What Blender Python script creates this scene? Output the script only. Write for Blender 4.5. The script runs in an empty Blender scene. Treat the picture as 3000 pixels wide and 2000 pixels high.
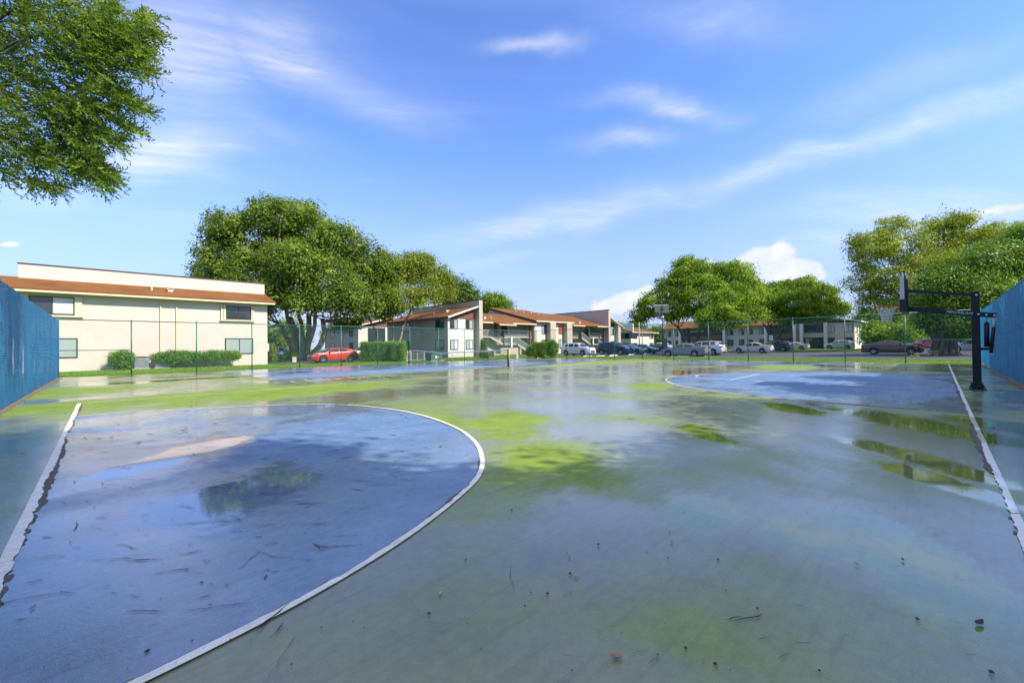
import bpy, math, random
import numpy as np
from mathutils import Vector, Matrix

random.seed(7)
RNG = np.random.default_rng(11)
S = bpy.context.scene
COL = S.collection
PI = math.pi

# ------------------------------------------------------------------ camera
# world: x runs along the far side of the courts, y towards the apartment row, z up; metres
FPX, HEAD, PITCH, ROLL, EYE = 1223.0, math.radians(45.6), math.radians(.675), math.radians(.75), 1.33
F_ = np.array([math.cos(HEAD) * math.cos(PITCH), math.sin(HEAD) * math.cos(PITCH), math.sin(PITCH)])
R0_ = np.array([math.sin(HEAD), -math.cos(HEAD), 0.0])
U0_ = np.cross(R0_, F_)
R_ = R0_ * math.cos(ROLL) - U0_ * math.sin(ROLL)
U_ = U0_ * math.cos(ROLL) + R0_ * math.sin(ROLL)
C_ = np.array([0, 0, EYE])
cam_d = bpy.data.cameras.new('camera')
cam = bpy.data.objects.new('camera', cam_d)
COL.objects.link(cam)
cam_d.sensor_width = 36.0
cam_d.sensor_fit = 'HORIZONTAL'
cam_d.lens = FPX / 3000 * 36.0
cam_d.clip_start = .05
cam_d.clip_end = 6000
cam.matrix_world = Matrix(((R_[0], U_[0], -F_[0], 0), (R_[1], U_[1], -F_[1], 0), (R_[2], U_[2], -F_[2], EYE), (0, 0, 0, 1)))
S.camera = cam


def ray(u, v): return F_ + R_ * (u - 1500) / FPX - U_ * (v - 1000) / FPX
def grd(u, v, z=0.0):
    d = ray(u, v); return C_ + d * ((z - EYE) / d[2])
def onx(u, v, x):
    d = ray(u, v); return C_ + d * (x / d[0])
def ony(u, v, y):
    d = ray(u, v); return C_ + d * (y / d[1])
def onZ(u, v, Z): return C_ + ray(u, v) * Z
def at(u, Z):
    X = (u - 1500) / FPX * Z
    return np.array([Z * math.cos(HEAD) + X * math.sin(HEAD), Z * math.sin(HEAD) - X * math.cos(HEAD), 0.0])


# ------------------------------------------------------------------ light and exposure
SUN_EL = math.radians(40)
SUN_DIR = np.array([.38, -.925, 0.0]); SUN_DIR /= np.linalg.norm(SUN_DIR)
SUN_DIR = np.array([SUN_DIR[0] * math.cos(SUN_EL), SUN_DIR[1] * math.cos(SUN_EL), math.sin(SUN_EL)])
sd = bpy.data.lights.new('sun', 'SUN')
sd.energy = 3.7
sd.angle = math.radians(.53)
sd.color = (1.0, .90, .74)
sun = bpy.data.objects.new('sun', sd)
COL.objects.link(sun)
sun.rotation_euler = Vector(SUN_DIR).to_track_quat('Z', 'Y').to_euler()
sun.location = (10, -30, 40)
S.view_settings.view_transform = 'Standard'
S.view_settings.look = 'None'
S.view_settings.gamma = 1.0
S.view_settings.use_curve_mapping = False
S.view_settings.exposure = 0.84
S.cycles.max_bounces = 8
S.cycles.transparent_max_bounces = 24
S.cycles.caustics_reflective = False
S.cycles.caustics_refractive = False
S.cycles.sample_clamp_indirect = 6.0


class NT:
    """small wrapper for writing node trees"""
    def __init__(self, tree):
        self.t = tree; self.n = tree.nodes; self.l = tree.links
    def new(self, typ, **kw):
        nd = self.n.new(typ)
        for k, v in kw.items(): setattr(nd, k, v)
        return nd
    def put(self, sock, val):
        if isinstance(val, bpy.types.NodeSocket): self.l.new(val, sock)
        elif val is not None: sock.default_value = val
    def math(self, op, a, b=None, c=None, clamp=False):
        nd = self.new('ShaderNodeMath', operation=op, use_clamp=clamp)
        self.put(nd.inputs[0], a); self.put(nd.inputs[1], b); self.put(nd.inputs[2], c)
        return nd.outputs[0]
    def vec(self, op, a, b=None):
        nd = self.new('ShaderNodeVectorMath', operation=op)
        self.put(nd.inputs[0], a); self.put(nd.inputs[1], b)
        return nd.outputs['Value'] if op in ('DOT_PRODUCT', 'LENGTH', 'DISTANCE') else nd.outputs[0]
    def noise(self, vec, scale, detail=3.0, rough=.55, dist=0.0):
        nd = self.new('ShaderNodeTexNoise')
        self.put(nd.inputs['Vector'], vec)
        nd.inputs['Scale'].default_value = scale; nd.inputs['Detail'].default_value = detail
        nd.inputs['Roughness'].default_value = rough; nd.inputs['Distortion'].default_value = dist
        return nd.outputs['Fac']
    def rng(self, v, a, b, c=0.0, d=1.0, smooth=False):
        nd = self.new('ShaderNodeMapRange')
        if smooth: nd.interpolation_type = 'SMOOTHSTEP'
        self.put(nd.inputs[0], v)
        for i, q in enumerate((a, b, c, d)): self.put(nd.inputs[i + 1], q)
        return nd.outputs[0]
    def mix(self, f, a, b):
        nd = self.new('ShaderNodeMix', data_type='RGBA')
        self.put(nd.inputs[0], f)
        self.put(nd.inputs[6], a if isinstance(a, bpy.types.NodeSocket) else (*a[:3], 1))
        self.put(nd.inputs[7], b if isinstance(b, bpy.types.NodeSocket) else (*b[:3], 1))
        return nd.outputs[2]
    def fmix(self, f, a, b):
        nd = self.new('ShaderNodeMix', data_type='FLOAT')
        self.put(nd.inputs[0], f); self.put(nd.inputs[2], a); self.put(nd.inputs[3], b)
        return nd.outputs[0]
    def mapping(self, vec, loc=(0, 0, 0), rot=(0, 0, 0), scale=(1, 1, 1)):
        nd = self.new('ShaderNodeMapping')
        self.put(nd.inputs[0], vec)
        nd.inputs[1].default_value = loc; nd.inputs[2].default_value = rot; nd.inputs[3].default_value = scale
        return nd.outputs[0]
    def sep(self, v):
        nd = self.new('ShaderNodeSeparateXYZ'); self.put(nd.inputs[0], v); return nd.outputs
    def comb(self, x, y, z):
        nd = self.new('ShaderNodeCombineXYZ')
        for i, q in enumerate((x, y, z)): self.put(nd.inputs[i], q)
        return nd.outputs[0]


# ------------------------------------------------------------------ sky
W = bpy.data.worlds.new('World'); S.world = W; W.use_nodes = True
n = NT(W.node_tree); W.node_tree.nodes.clear()
out = n.new('ShaderNodeOutputWorld'); bg = n.new('ShaderNodeBackground')
sky = n.new('ShaderNodeTexSky', sky_type='NISHITA')
sky.sun_disc = False
sky.sun_elevation = SUN_EL
sky.sun_rotation = math.atan2(SUN_DIR[0], SUN_DIR[1])
sky.air_density = 1.0; sky.dust_density = .1; sky.ozone_density = 3.0
SKY_STRENGTH = .131
tc = n.new('ShaderNodeTexCoord')
D = n.vec('NORMALIZE', tc.outputs['Generated'])
sx, sy, sz = n.sep(D)
up = n.math('MAXIMUM', sz, 0.0)
den = n.math('ADD', up, .16)
flat = n.comb(n.math('DIVIDE', sx, den), n.math('DIVIDE', sy, den), 0.0)
wav = n.noise(flat, .7, 2.0)
wn = n.new('ShaderNodeTexNoise'); n.l.new(D, wn.inputs['Vector']); wn.inputs['Scale'].default_value = 5.5; wn.inputs['Detail'].default_value = 5.0
DW = n.vec('ADD', D, n.vec('MULTIPLY', n.vec('SUBTRACT', wn.outputs['Color'], (.5, .5, .5)), (.13, .13, .09)))
def drawn(deg, sx_, sy_): return n.mapping(n.mapping(flat, rot=(0, 0, math.radians(-deg))), scale=(sx_, sy_, 1))
wisp = n.noise(drawn(-40, .5, 1.5), 1.3, 7.0, .62, .9)
wisp2 = n.noise(drawn(-30, .9, 2.2), 2.1, 6.0, .6, .6)


def spot(p, q, half, amp):
    """an oval cloud whose long axis runs between the directions seen at two photo points"""
    a, b = ray(*p), ray(*q)
    a /= np.linalg.norm(a); b /= np.linalg.norm(b)
    c = (a + b); c /= np.linalg.norm(c)
    t = b - a; ln = np.linalg.norm(t) / 2; t = t / np.linalg.norm(t)
    m = np.cross(c, t)
    hw = half / FPX * (c @ F_) ** 1.5
    e1 = n.vec('DOT_PRODUCT', DW, tuple(t / ln)); e2 = n.vec('DOT_PRODUCT', DW, tuple(m / hw))
    e1 = n.math('SUBTRACT', e1, float(c @ t / ln))
    r2 = n.math('ADD', n.math('MULTIPLY', e1, e1), n.math('MULTIPLY', e2, e2))
    g_ = n.math('EXPONENT', n.math('MULTIPLY', r2, -1.0))
    g_ = n.math('MULTIPLY', g_, n.math('GREATER_THAN', n.vec('DOT_PRODUCT', D, tuple(c)), 0.0))
    return n.math('MULTIPLY', g_, amp)


veil = None
for p, q, h, a in [((620, 130), (1240, 330), 70, .85), ((430, 420), (640, 40), 210, .72), ((260, 450), (780, 410), 70, .8), ((420, 300), (900, 420), 45, .5), ((600, 90), (1000, 120), 90, .4),
                   ((1330, 700), (2100, 545), 42, .75), ((1950, 575), (2600, 400), 40, .8), ((2450, 440), (3080, 250), 45, .8), ((1440, 135), (1690, 122), 24, .95),
                   ((1790, 290), (2120, 312), 30, .9), ((1720, 425), (1960, 392), 26, .75), ((2250, 720), (2700, 690), 22, .5),
                   ((1250, 790), (1560, 760), 16, .45), ((1950, 790), (2500, 720), 30, .35), ((2400, 330), (3000, 150), 70, .5), ((1800, 40), (2400, 90), 60, .35),
                   ((-50, 560), (250, 540), 50, .4), ((2300, 640), (3000, 640), 70, .35)]:
    g_ = spot(p, q, h, a)
    veil = g_ if veil is None else n.math('MAXIMUM', veil, g_)
side_ = n.rng(n.vec('DOT_PRODUCT', D, tuple(R0_)), -.05, .30, 0, 1, True)
fibre = n.fmix(side_, n.noise(drawn(-24, .5, 3.4), 3.2, 9.0, .68, .9), n.noise(drawn(-76, .5, 3.4), 3.2, 9.0, .68, .9))
tex = n.math('MULTIPLY', n.rng(wisp, .36, .66, .12, 1.0, True), n.rng(fibre, .36, .62, .30, 1.15))
tex2 = n.rng(wisp2, .34, .70, .35, 1.0, True)
faint = n.math('MULTIPLY', n.rng(wisp, .50, .82, 0, .28, True), n.rng(wav, .35, .65, .1, 1.0))
fill_cloud = n.math('MULTIPLY', n.rng(n.noise(n.mapping(flat, scale=(1, 1, 1)), 1.3, 6.0, .58, .4), .30, .48, 0, 1.0, True), n.rng(sz, .62, .80, 0, 1.4, True))  # added cloud overhead, out of view, thickened to brighten and neutralise the shade
cirrus = n.math('ADD', n.math('MULTIPLY', veil, n.math('MULTIPLY_ADD', n.math('MULTIPLY', tex, tex2), .95, .30)), n.math('ADD', faint, fill_cloud), clamp=True)
# heaped clouds low over the roofs
heap = None
for p, q, h, a in [((2130, 775), (2320, 765), 52, 1.0), ((2190, 800), (2390, 800), 40, .95), ((2030, 770), (2110, 768), 26, .85),
                   ((1740, 905), (1960, 870), 44, .95), ((1860, 860), (1990, 850), 30, .8), ((-60, 706), (30, 704), 16, .8),
                   ((2700, 640), (3060, 600), 30, .6)]:
    g_ = spot(p, q, h, a)
    heap = g_ if heap is None else n.math('MAXIMUM', heap, g_)
puff = n.noise(D, 26.0, 6.0, .58, .2)
heap = n.rng(n.math('ADD', heap, n.math('MULTIPLY', n.math('SUBTRACT', puff, .5), 1.0)), .34, .62, 0, .92, True)
low = n.rng(sz, 0.0, .12, 1.0, 0.0, True)
blue = n.vec('MULTIPLY', sky.outputs[0], (.84, .99, 1.36))
blue = n.mix(n.rng(sz, -.02, .46, .85, 0.0, True), blue, (2.15, 2.45, 3.75))
mixc = n.mix(n.math('MULTIPLY', cirrus, .72), blue, (5.1, 5.0, 5.0))
shade = n.rng(n.noise(n.mapping(D, loc=(0, 0, .02)), 18.0, 4.0), .35, .65, 0.0, 1.0)
mixc = n.mix(heap, mixc, n.mix(shade, (3.5, 3.75, 4.3), (4.5, 4.5, 4.6)))
n.l.new(mixc, bg.inputs[0]); bg.inputs[1].default_value = SKY_STRENGTH
n.l.new(bg.outputs[0], out.inputs[0])


# ------------------------------------------------------------------ mesh helpers
def link(o, parent=None):
    COL.objects.link(o)
    if parent is not None: o.parent = parent
    return o


def tag(o, label=None, cat=None, group=None, kind=None):
    if label: o['label'] = label
    if cat: o['category'] = cat
    if group: o['group'] = group
    if kind: o['kind'] = kind
    return o


def thing(name, label, cat, loc=(0, 0, 0), rz=0.0, group=None):
    o = bpy.data.objects.new(name, None)
    o.empty_display_size = .2
    o.location = tuple(float(q) for q in loc); o.rotation_euler = (0, 0, rz)
    link(o); tag(o, label, cat, group)
    return o


def rootloc(p):
    v = np.zeros(3)
    while p is not None:
        v = v + np.array(p.location); p = p.parent
    return v


def np_mesh(name, V, Fq, mat, parent=None, smooth=False, attr=None, world=False):
    V = np.asarray(V, dtype=np.float64)
    if world and parent is not None: V = V - rootloc(parent)
    Fq = np.asarray(Fq, dtype=np.int32)
    k = Fq.shape[1]
    me = bpy.data.meshes.new(name)
    me.vertices.add(len(V)); me.vertices.foreach_set('co', V.astype(np.float32).ravel())
    me.loops.add(Fq.size); me.loops.foreach_set('vertex_index', Fq.ravel())
    me.polygons.add(len(Fq))
    me.polygons.foreach_set('loop_start', np.arange(0, Fq.size, k, dtype=np.int32))
    me.polygons.foreach_set('loop_total', np.full(len(Fq), k, dtype=np.int32))
    if smooth: me.polygons.foreach_set('use_smooth', np.ones(len(Fq), dtype=bool))
    if attr is not None:
        a = me.attributes.new('tint', 'FLOAT', 'POINT'); a.data.foreach_set('value', np.asarray(attr, dtype=np.float32))
    me.update(); me.validate()
    me.materials.append(mat)
    return link(bpy.data.objects.new(name, me), parent)


class MB:
    def __init__(s): s.v = []; s.f = []
    def add(s, vs, fs):
        b = len(s.v); s.v += [tuple(float(c) for c in q) for q in vs]; s.f += [tuple(b + i for i in q) for q in fs]; return s
    def box(s, x0, x1, y0, y1, z0, z1):
        return s.add([(x0, y0, z0), (x1, y0, z0), (x1, y1, z0), (x0, y1, z0), (x0, y0, z1), (x1, y0, z1), (x1, y1, z1), (x0, y1, z1)],
                     [(3, 2, 1, 0), (4, 5, 6, 7), (0, 1, 5, 4), (1, 2, 6, 5), (2, 3, 7, 6), (3, 0, 4, 7)])
    def bar(s, a, b, w, h, upv=(0, 0, 1)):
        a = np.array(a, float); b = np.array(b, float); d = b - a; d /= np.linalg.norm(d)
        sd_ = np.cross(d, upv)
        if np.linalg.norm(sd_) < 1e-6: sd_ = np.array([1.0, 0, 0])
        sd_ /= np.linalg.norm(sd_); u_ = np.cross(sd_, d)
        c = [(-1, -1), (1, -1), (1, 1), (-1, 1)]
        vs = [a + sd_ * i * w / 2 + u_ * j * h / 2 for i, j in c] + [b + sd_ * i * w / 2 + u_ * j * h / 2 for i, j in c]
        return s.add(vs, [(0, 1, 2, 3), (7, 6, 5, 4), (1, 0, 4, 5), (2, 1, 5, 6), (3, 2, 6, 7), (0, 3, 7, 4)])
    def tube(s, pts, rad, k=8, caps=True):
        pts = [np.array(p, float) for p in pts]
        if not hasattr(rad, '__len__'): rad = [rad] * len(pts)
        rings = []; ref = np.array([.31, .17, .93])
        for i, p in enumerate(pts):
            d = pts[min(i + 1, len(pts) - 1)] - pts[max(i - 1, 0)]; d = d / (np.linalg.norm(d) + 1e-9)
            a = np.cross(d, ref)
            if np.linalg.norm(a) < .15: a = np.cross(d, (1, 0, 0))
            a /= np.linalg.norm(a); b = np.cross(d, a)
            rings.append([p + (a * math.cos(2 * PI * j / k) + b * math.sin(2 * PI * j / k)) * rad[i] for j in range(k)])
        vs = [q for r_ in rings for q in r_]
        fs = [(i * k + j, i * k + (j + 1) % k, (i + 1) * k + (j + 1) % k, (i + 1) * k + j) for i in range(len(pts) - 1) for j in range(k)]
        if caps: fs += [tuple(reversed(range(k))), tuple((len(pts) - 1) * k + j for j in range(k))]
        return s.add(vs, fs)
    def lathe(s, prof, axis='z', k=20, c=(0, 0, 0)):
        vs = []
        for r_, h in prof:
            for j in range(k):
                a = 2 * PI * j / k; p, q = r_ * math.cos(a), r_ * math.sin(a)
                vs.append({'z': (c[0] + p, c[1] + q, c[2] + h), 'y': (c[0] + p, c[1] + h, c[2] + q), 'x': (c[0] + h, c[1] + p, c[2] + q)}[axis])
        m = len(prof)
        fs = [(i * k + j, i * k + (j + 1) % k, (i + 1) * k + (j + 1) % k, (i + 1) * k + j) for i in range(m - 1) for j in range(k)]
        return s.add(vs, fs)
    def prism(s, poly, off):
        """closed polygon (3-D points) extruded by a vector"""
        k = len(poly); off = np.array(off, float); poly = [np.array(p, float) for p in poly]
        return s.add(poly + [p + off for p in poly], [tuple(reversed(range(k))), tuple(range(k, 2 * k))] + [(i, (i + 1) % k, k + (i + 1) % k, k + i) for i in range(k)])
    def build(s, name, mat, parent=None, smooth=False, world=False, mesh_only=False):
        v = s.v
        if world and parent is not None:
            o_ = rootloc(parent); v = [(a - o_[0], b - o_[1], c - o_[2]) for a, b, c in v]
        me = bpy.data.meshes.new(name); me.from_pydata(v, [], s.f); me.update()
        if smooth:
            me.polygons.foreach_set('use_smooth', [True] * len(me.polygons))
        me.materials.append(mat)
        if mesh_only: return me
        return link(bpy.data.objects.new(name, me), parent)


def inst(name, me, parent, loc=(0, 0, 0), rz=0.0):
    o = bpy.data.objects.new(name, me); o.location = tuple(float(q) for q in loc); o.rotation_euler = (0, 0, rz)
    return link(o, parent)


# ------------------------------------------------------------------ materials
def mat(name, col, rough=.6, metal=0.0, var=.12, vscale=3.0, bump=0.0, bscale=40.0, spec=.5, coat=0.0):
    m = bpy.data.materials.new(name); m.use_nodes = True
    q = NT(m.node_tree); b = q.n['Principled BSDF']
    b.inputs['Roughness'].default_value = rough; b.inputs['Metallic'].default_value = metal
    b.inputs['Specular IOR Level'].default_value = spec
    b.inputs['Coat Weight'].default_value = coat; b.inputs['Coat Roughness'].default_value = .04
    P = q.new('ShaderNodeNewGeometry').outputs['Position']
    nz = q.noise(P, vscale, 5.0, .6)
    lo = tuple(c * (1 - var) for c in col); hi = tuple(min(1, c * (1 + var)) for c in col)
    q.l.new(q.mix(q.rng(nz, .3, .7), lo, hi), b.inputs['Base Color'])
    if bump:
        bn = q.new('ShaderNodeBump'); bn.inputs['Strength'].default_value = bump; bn.inputs['Distance'].default_value = .01
        q.l.new(q.noise(P, bscale, 4.0), bn.inputs['Height']); q.l.new(bn.outputs[0], b.inputs['Normal'])
    return m


def leaf_mat(name, dark, mid, light, trans=.42, rough=.45):
    m = bpy.data.materials.new(name); m.use_nodes = True
    q = NT(m.node_tree); b = q.n['Principled BSDF']; o_ = q.n['Material Output']
    t = q.new('ShaderNodeAttribute', attribute_name='tint').outputs['Fac']
    col = q.mix(q.rng(t, 0, .55), dark, mid); col = q.mix(q.rng(t, .5, 1.0), col, light)
    q.l.new(col, b.inputs['Base Color']); b.inputs['Roughness'].default_value = rough
    b.inputs['Specular IOR Level'].default_value = .2
    tr = q.new('ShaderNodeBsdfTranslucent')
    bright = q.new('ShaderNodeHueSaturation'); bright.inputs['Value'].default_value = 1.5; bright.inputs['Saturation'].default_value = 1.1
    bright.inputs['Hue'].default_value = .485
    q.l.new(col, bright.inputs['Color']); q.l.new(bright.outputs[0], tr.inputs[0])
    mx = q.new('ShaderNodeMixShader'); mx.inputs[0].default_value = trans
    q.l.new(b.outputs[0], mx.inputs[1]); q.l.new(tr.outputs[0], mx.inputs[2]); q.l.new(mx.outputs[0], o_.inputs[0])
    return m


def veil_mat(name, col, cover, stripes=False, rough=.6, trans=.35):
    """woven or knitted sheet too fine to see single threads: part covered, part open"""
    m = bpy.data.materials.new(name); m.use_nodes = True
    q = NT(m.node_tree); b = q.n['Principled BSDF']; o_ = q.n['Material Output']
    P = q.new('ShaderNodeNewGeometry').outputs['Position']
    b.inputs['Roughness'].default_value = rough
    base = q.mix(q.rng(q.noise(P, 2.2, 4.0), .3, .7), tuple(c * .8 for c in col), tuple(min(1, c * 1.2) for c in col))
    q.l.new(base, b.inputs['Base Color'])
    tl = q.new('ShaderNodeBsdfTranslucent'); q.l.new(base, tl.inputs[0])
    m1 = q.new('ShaderNodeMixShader'); m1.inputs[0].default_value = trans
    q.l.new(b.outputs[0], m1.inputs[1]); q.l.new(tl.outputs[0], m1.inputs[2])
    tp = q.new('ShaderNodeBsdfTransparent'); m2 = q.new('ShaderNodeMixShader')
    q.l.new(tp.outputs[0], m2.inputs[1]); q.l.new(m1.outputs[0], m2.inputs[2])
    if stripes:
        x, y, z = q.sep(P)
        weave = q.math('SINE', q.math('MULTIPLY', z, 2 * PI / .055))
        worn = q.noise(q.mapping(P, scale=(1.0, 1.0, .22)), 1.15, 4.0, .6)
        cov = q.math('ADD', cover, q.math('MULTIPLY', weave, .04))
        cov = q.math('SUBTRACT', cov, q.rng(worn, .60, .72, 0, .45, True), clamp=True)
        q.l.new(cov, m2.inputs[0])
        bn = q.new('ShaderNodeBump'); bn.inputs['Strength'].default_value = .5; bn.inputs['Distance'].default_value = .02
        q.l.new(weave, bn.inputs['Height']); q.l.new(bn.outputs[0], b.inputs['Normal'])
    else:
        m2.inputs[0].default_value = cover
    q.l.new(m2.outputs[0], o_.inputs[0])
    return m


# patches of the courts that have already dried (x, y, half-length, half-width, turn)
def _c(u, v): return grd(u, v)[:2]
DRY = [(*_c(1480, 1240), 1.4, .85, .75), (*_c(1600, 1345), .75, 1.1, -.75), (*_c(500, 1165), 6.5, 1.6, .15),
       (*_c(900, 1145), 4.5, 1.6, .2), (*_c(1180, 1085), 9.0, 2.2, .0), (*_c(1100, 1260), 2.3, 1.9, .5), (*_c(150, 1150), 3.0, 2.5, .2),
       (*_c(1800, 1060), 9.0, 2.0, 0.0), (*_c(2300, 1075), 3.0, 1.5, .3), (*_c(1900, 1130), 1.6, .7, .3), (17.6, 3.2, 5.6, 3.6, 0.0)]
POOL = [(*_c(2650, 1640), 1.05, .42, .55), (*_c(700, 1450), 1.1, .72, .8), (*_c(560, 1490), .8, .4, .6), (*_c(520, 1330), 1.6, .5, .8), (*_c(2350, 1560), .5, .3, .3),
        (*_c(2080, 1275), .9, .35, .75), (*_c(2340, 1200), 1.3, .45, .8), (*_c(2620, 1230), 2.2, .6, .75), (*_c(2700, 1345), 1.6, .3, .75),
        (*_c(2750, 1410), 1.0, .25, .75), (*_c(430, 1118), 2.6, .8, .1), (*_c(620, 1107), 2.5, .8, .0),
        (*_c(2050, 1490), .6, .35, .4), (*_c(2950, 1250), 1.2, .5, .75), (*_c(1000, 1185), 1.0, .2, .2),
        (*_c(2000, 1090), 2.6, .8, .3), (*_c(2500, 1075), 3.0, .8, .8)]


def court_mat(name, col, col2, rub=0.0, rubcol=(.5, .5, .48), sky_sheen=(.2, .2, .17), sheen_amt=0.0):
    m = bpy.data.materials.new(name); m.use_nodes = True
    q = NT(m.node_tree); b = q.n['Principled BSDF']
    P = q.new('ShaderNodeNewGeometry').outputs['Position']
    big = q.noise(P, .42, 5.0, .55, .3)
    mid = q.noise(P, 2.1, 5.0, .6)
    fine = q.noise(P, 55.0, 4.0, .6)
    edge = q.noise(P, 1.1, 4.0, .6)
    edge2 = q.noise(q.mapping(P, rot=(0, 0, .8), scale=(1, 2.2, 1)), 4.5, 5.0, .65)

    def oval(lst, soft0, soft1):
        acc = None
        for (x, y, a, w, t) in lst:
            v = q.mapping(P, loc=(-x, -y, 0))
            v = q.mapping(v, rot=(0, 0, -t)); v = q.mapping(v, scale=(1 / a, 1 / w, 0))
            d = q.vec('LENGTH', v)
            acc = d if acc is None else q.math('MINIMUM', acc, d)
        acc = q.math('ADD', acc, q.math('MULTIPLY', q.math('SUBTRACT', edge, .5), 1.7))
        acc = q.math('ADD', acc, q.math('MULTIPLY', q.math('SUBTRACT', edge2, .5), .9))
        return q.rng(acc, soft0, soft1, 1.0, 0.0, True)
    dry = oval(DRY, .55, 1.35)
    pool = oval(POOL, .60, 1.05)
    wet = q.math('ADD', q.rng(big, .34, .56, .35, 1.0, True), 0.0)
    wet = q.math('MULTIPLY', wet, q.math('SUBTRACT', 1.0, dry))
    wet = q.math('MAXIMUM', wet, pool)
    if name == 'line_white': wet = q.math('MULTIPLY', wet, .45)
    base = q.mix(q.rng(mid, .3, .7), col, col2)
    grime = q.rng(q.noise(P, .9, 6.0, .65), .45, .75)
    base = q.mix(q.math('MULTIPLY', grime, .35), base, tuple(c * .55 for c in col))
    speck = q.rng(q.noise(P, 21.0, 3.0), .66, .72, 0, .45)
    base = q.mix(speck, base, tuple(c * .6 for c in col))
    mott = q.noise(P, 13.0, 5.0, .7)
    pit = q.rng(q.noise(P, 46.0, 2.0, .5), .69, .76, 0, .55)
    base = q.mix(pit, base, tuple(c * .45 for c in col))
    if rub:
        base = q.mix(q.math('MULTIPLY', q.rng(q.noise(q.mapping(P, rot=(0, 0, .8), scale=(.5, 2, 1)), 1.4, 6.0, .7), .58, .70), rub), base, rubcol)
    hs = q.new('ShaderNodeHueSaturation'); hs.inputs['Value'].default_value = .92; hs.inputs['Saturation'].default_value = .88
    if sheen_amt:   # sky reflection and lighter shade painted as pale grey into the wet colour
        sl = q.mix(q.rng(q.noise(P, .8, 6.0, .62), .35, .65), tuple(c * .82 for c in sky_sheen), tuple(c * 1.12 for c in sky_sheen))
        base = q.mix(q.math('MULTIPLY', q.math('MULTIPLY', wet, sheen_amt), q.rng(pool, 0, 1, 1.0, .25)), base, sl)
    grain = q.noise(P, 190.0, 2.0, .6); scuff = q.noise(q.mapping(P, rot=(0, 0, .55), scale=(1.0, 14.0, 1)), 1.3, 5.0, .65)
    gv = q.math('MULTIPLY', q.math('MULTIPLY', q.rng(grain, .3, .7, .80, 1.20), q.rng(mott, .32, .68, .86, 1.12)), q.rng(scuff, .52, .72, 1.0, .80))
    base = q.vec('MULTIPLY', base, q.comb(gv, gv, gv))
    q.l.new(base, hs.inputs['Color'])
    base = q.mix(wet, base, hs.outputs[0])
    q.l.new(base, b.inputs['Base Color'])
    film = q.rng(mid, .25, .75, .055, .17)
    ro = q.fmix(wet, .62, film); ro = q.fmix(q.math('POWER', pool, .5), ro, .012)
    q.l.new(ro, b.inputs['Roughness'])
    q.l.new(q.fmix(wet, .2, 1.0), b.inputs['Specular IOR Level'])
    q.l.new(q.math('MULTIPLY', wet, .42), b.inputs['Coat Weight']); b.inputs['Coat IOR'].default_value = 1.4
    q.l.new(q.fmix(pool, q.rng(mid, .25, .75, .07, .19), .01), b.inputs['Coat Roughness'])
    bn = q.new('ShaderNodeBump'); bn.inputs['Distance'].default_value = .004
    q.l.new(q.fmix(pool, q.fmix(wet, .7, .26), .012), bn.inputs['Strength'])
    hgt = q.math('ADD', q.math('ADD', fine, q.math('MULTIPLY', grain, .7)), q.math('MULTIPLY', q.noise(P, 9.0, 3.0), 1.2))
    q.l.new(hgt, bn.inputs['Height']); q.l.new(bn.outputs[0], b.inputs['Normal'])
    return m


M = {}
M['court_green'] = court_mat('court_green', (.17, .245, .030), (.235, .335, .038), sky_sheen=(.25, .228, .17), sheen_amt=.7)
M['court_blue'] = court_mat('court_blue', (.115, .195, .35), (.155, .25, .415), .25, (.42, .45, .48), sky_sheen=(.23, .27, .34), sheen_amt=.32)
M['line_white'] = court_mat('line_white', (.86, .82, .74), (.92, .88, .80))
M['asphalt_bare'] = mat('asphalt_bare', (.12, .11, .098), .85, var=.6, vscale=55, bump=.9, bscale=90)
M['crack'] = mat('crack', (.022, .021, .02), .8, var=.4, vscale=30)
M['grass'] = mat('grass', (.10, .17, .022), .9, var=.45, vscale=.7, bump=.6, bscale=22, spec=.1)
M['asphalt'] = mat('asphalt', (.075, .075, .078), .75, var=.3, vscale=1.2, bump=.4, bscale=60)
M['concrete'] = mat('concrete', (.46, .44, .40), .8, var=.2, vscale=2.5, bump=.3)
M['kerb'] = mat('kerb', (.50, .48, .43), .8, var=.2)
M['stucco_cream'] = mat('stucco_cream', (.625, .555, .465), .85, var=.05, vscale=1.2, bump=.35, bscale=45, spec=.2)
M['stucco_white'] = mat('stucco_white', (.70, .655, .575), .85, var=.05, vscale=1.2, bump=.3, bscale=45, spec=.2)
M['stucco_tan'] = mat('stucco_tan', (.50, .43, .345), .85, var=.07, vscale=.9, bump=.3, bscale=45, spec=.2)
M['trim_cream'] = mat('trim_cream', (.66, .58, .40), .7, var=.06)
M['trim_white'] = mat('trim_white', (.72, .70, .64), .6, var=.06)
M['trim_dark'] = mat('trim_dark', (.06, .042, .032), .6)
M['siding_red'] = mat('siding_red', (.20, .085, .05), .7, var=.2)
M['door_red'] = mat('door_red', (.36, .09, .04), .55)
M['frame_dark'] = mat('frame_dark', (.028, .03, .03), .45)
M['frame_white'] = mat('frame_white', (.66, .66, .62), .45)
M['glass'] = mat('glass', (.035, .045, .05), .04, var=.25, vscale=.8, spec=.8)
M['blind'] = mat('blind', (.36, .42, .38), .12, var=.08, vscale=.6, spec=.7)
M['blind_white'] = mat('blind_white', (.60, .62, .60), .12, var=.08, vscale=.6, spec=.7)
M['dark_void'] = mat('dark_void', (.03, .027, .025), .7)
M['metal_green'] = mat('metal_green', (.03, .16, .115), .4, var=.15, spec=.5)
M['metal_black'] = mat('metal_black', (.011, .010, .012), .38, var=.3, spec=.45)
M['metal_grey'] = mat('metal_grey', (.42, .42, .42), .35, .8, var=.15)
M['steel'] = mat('steel', (.70, .70, .70), .22, 1.0, var=.08)
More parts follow.
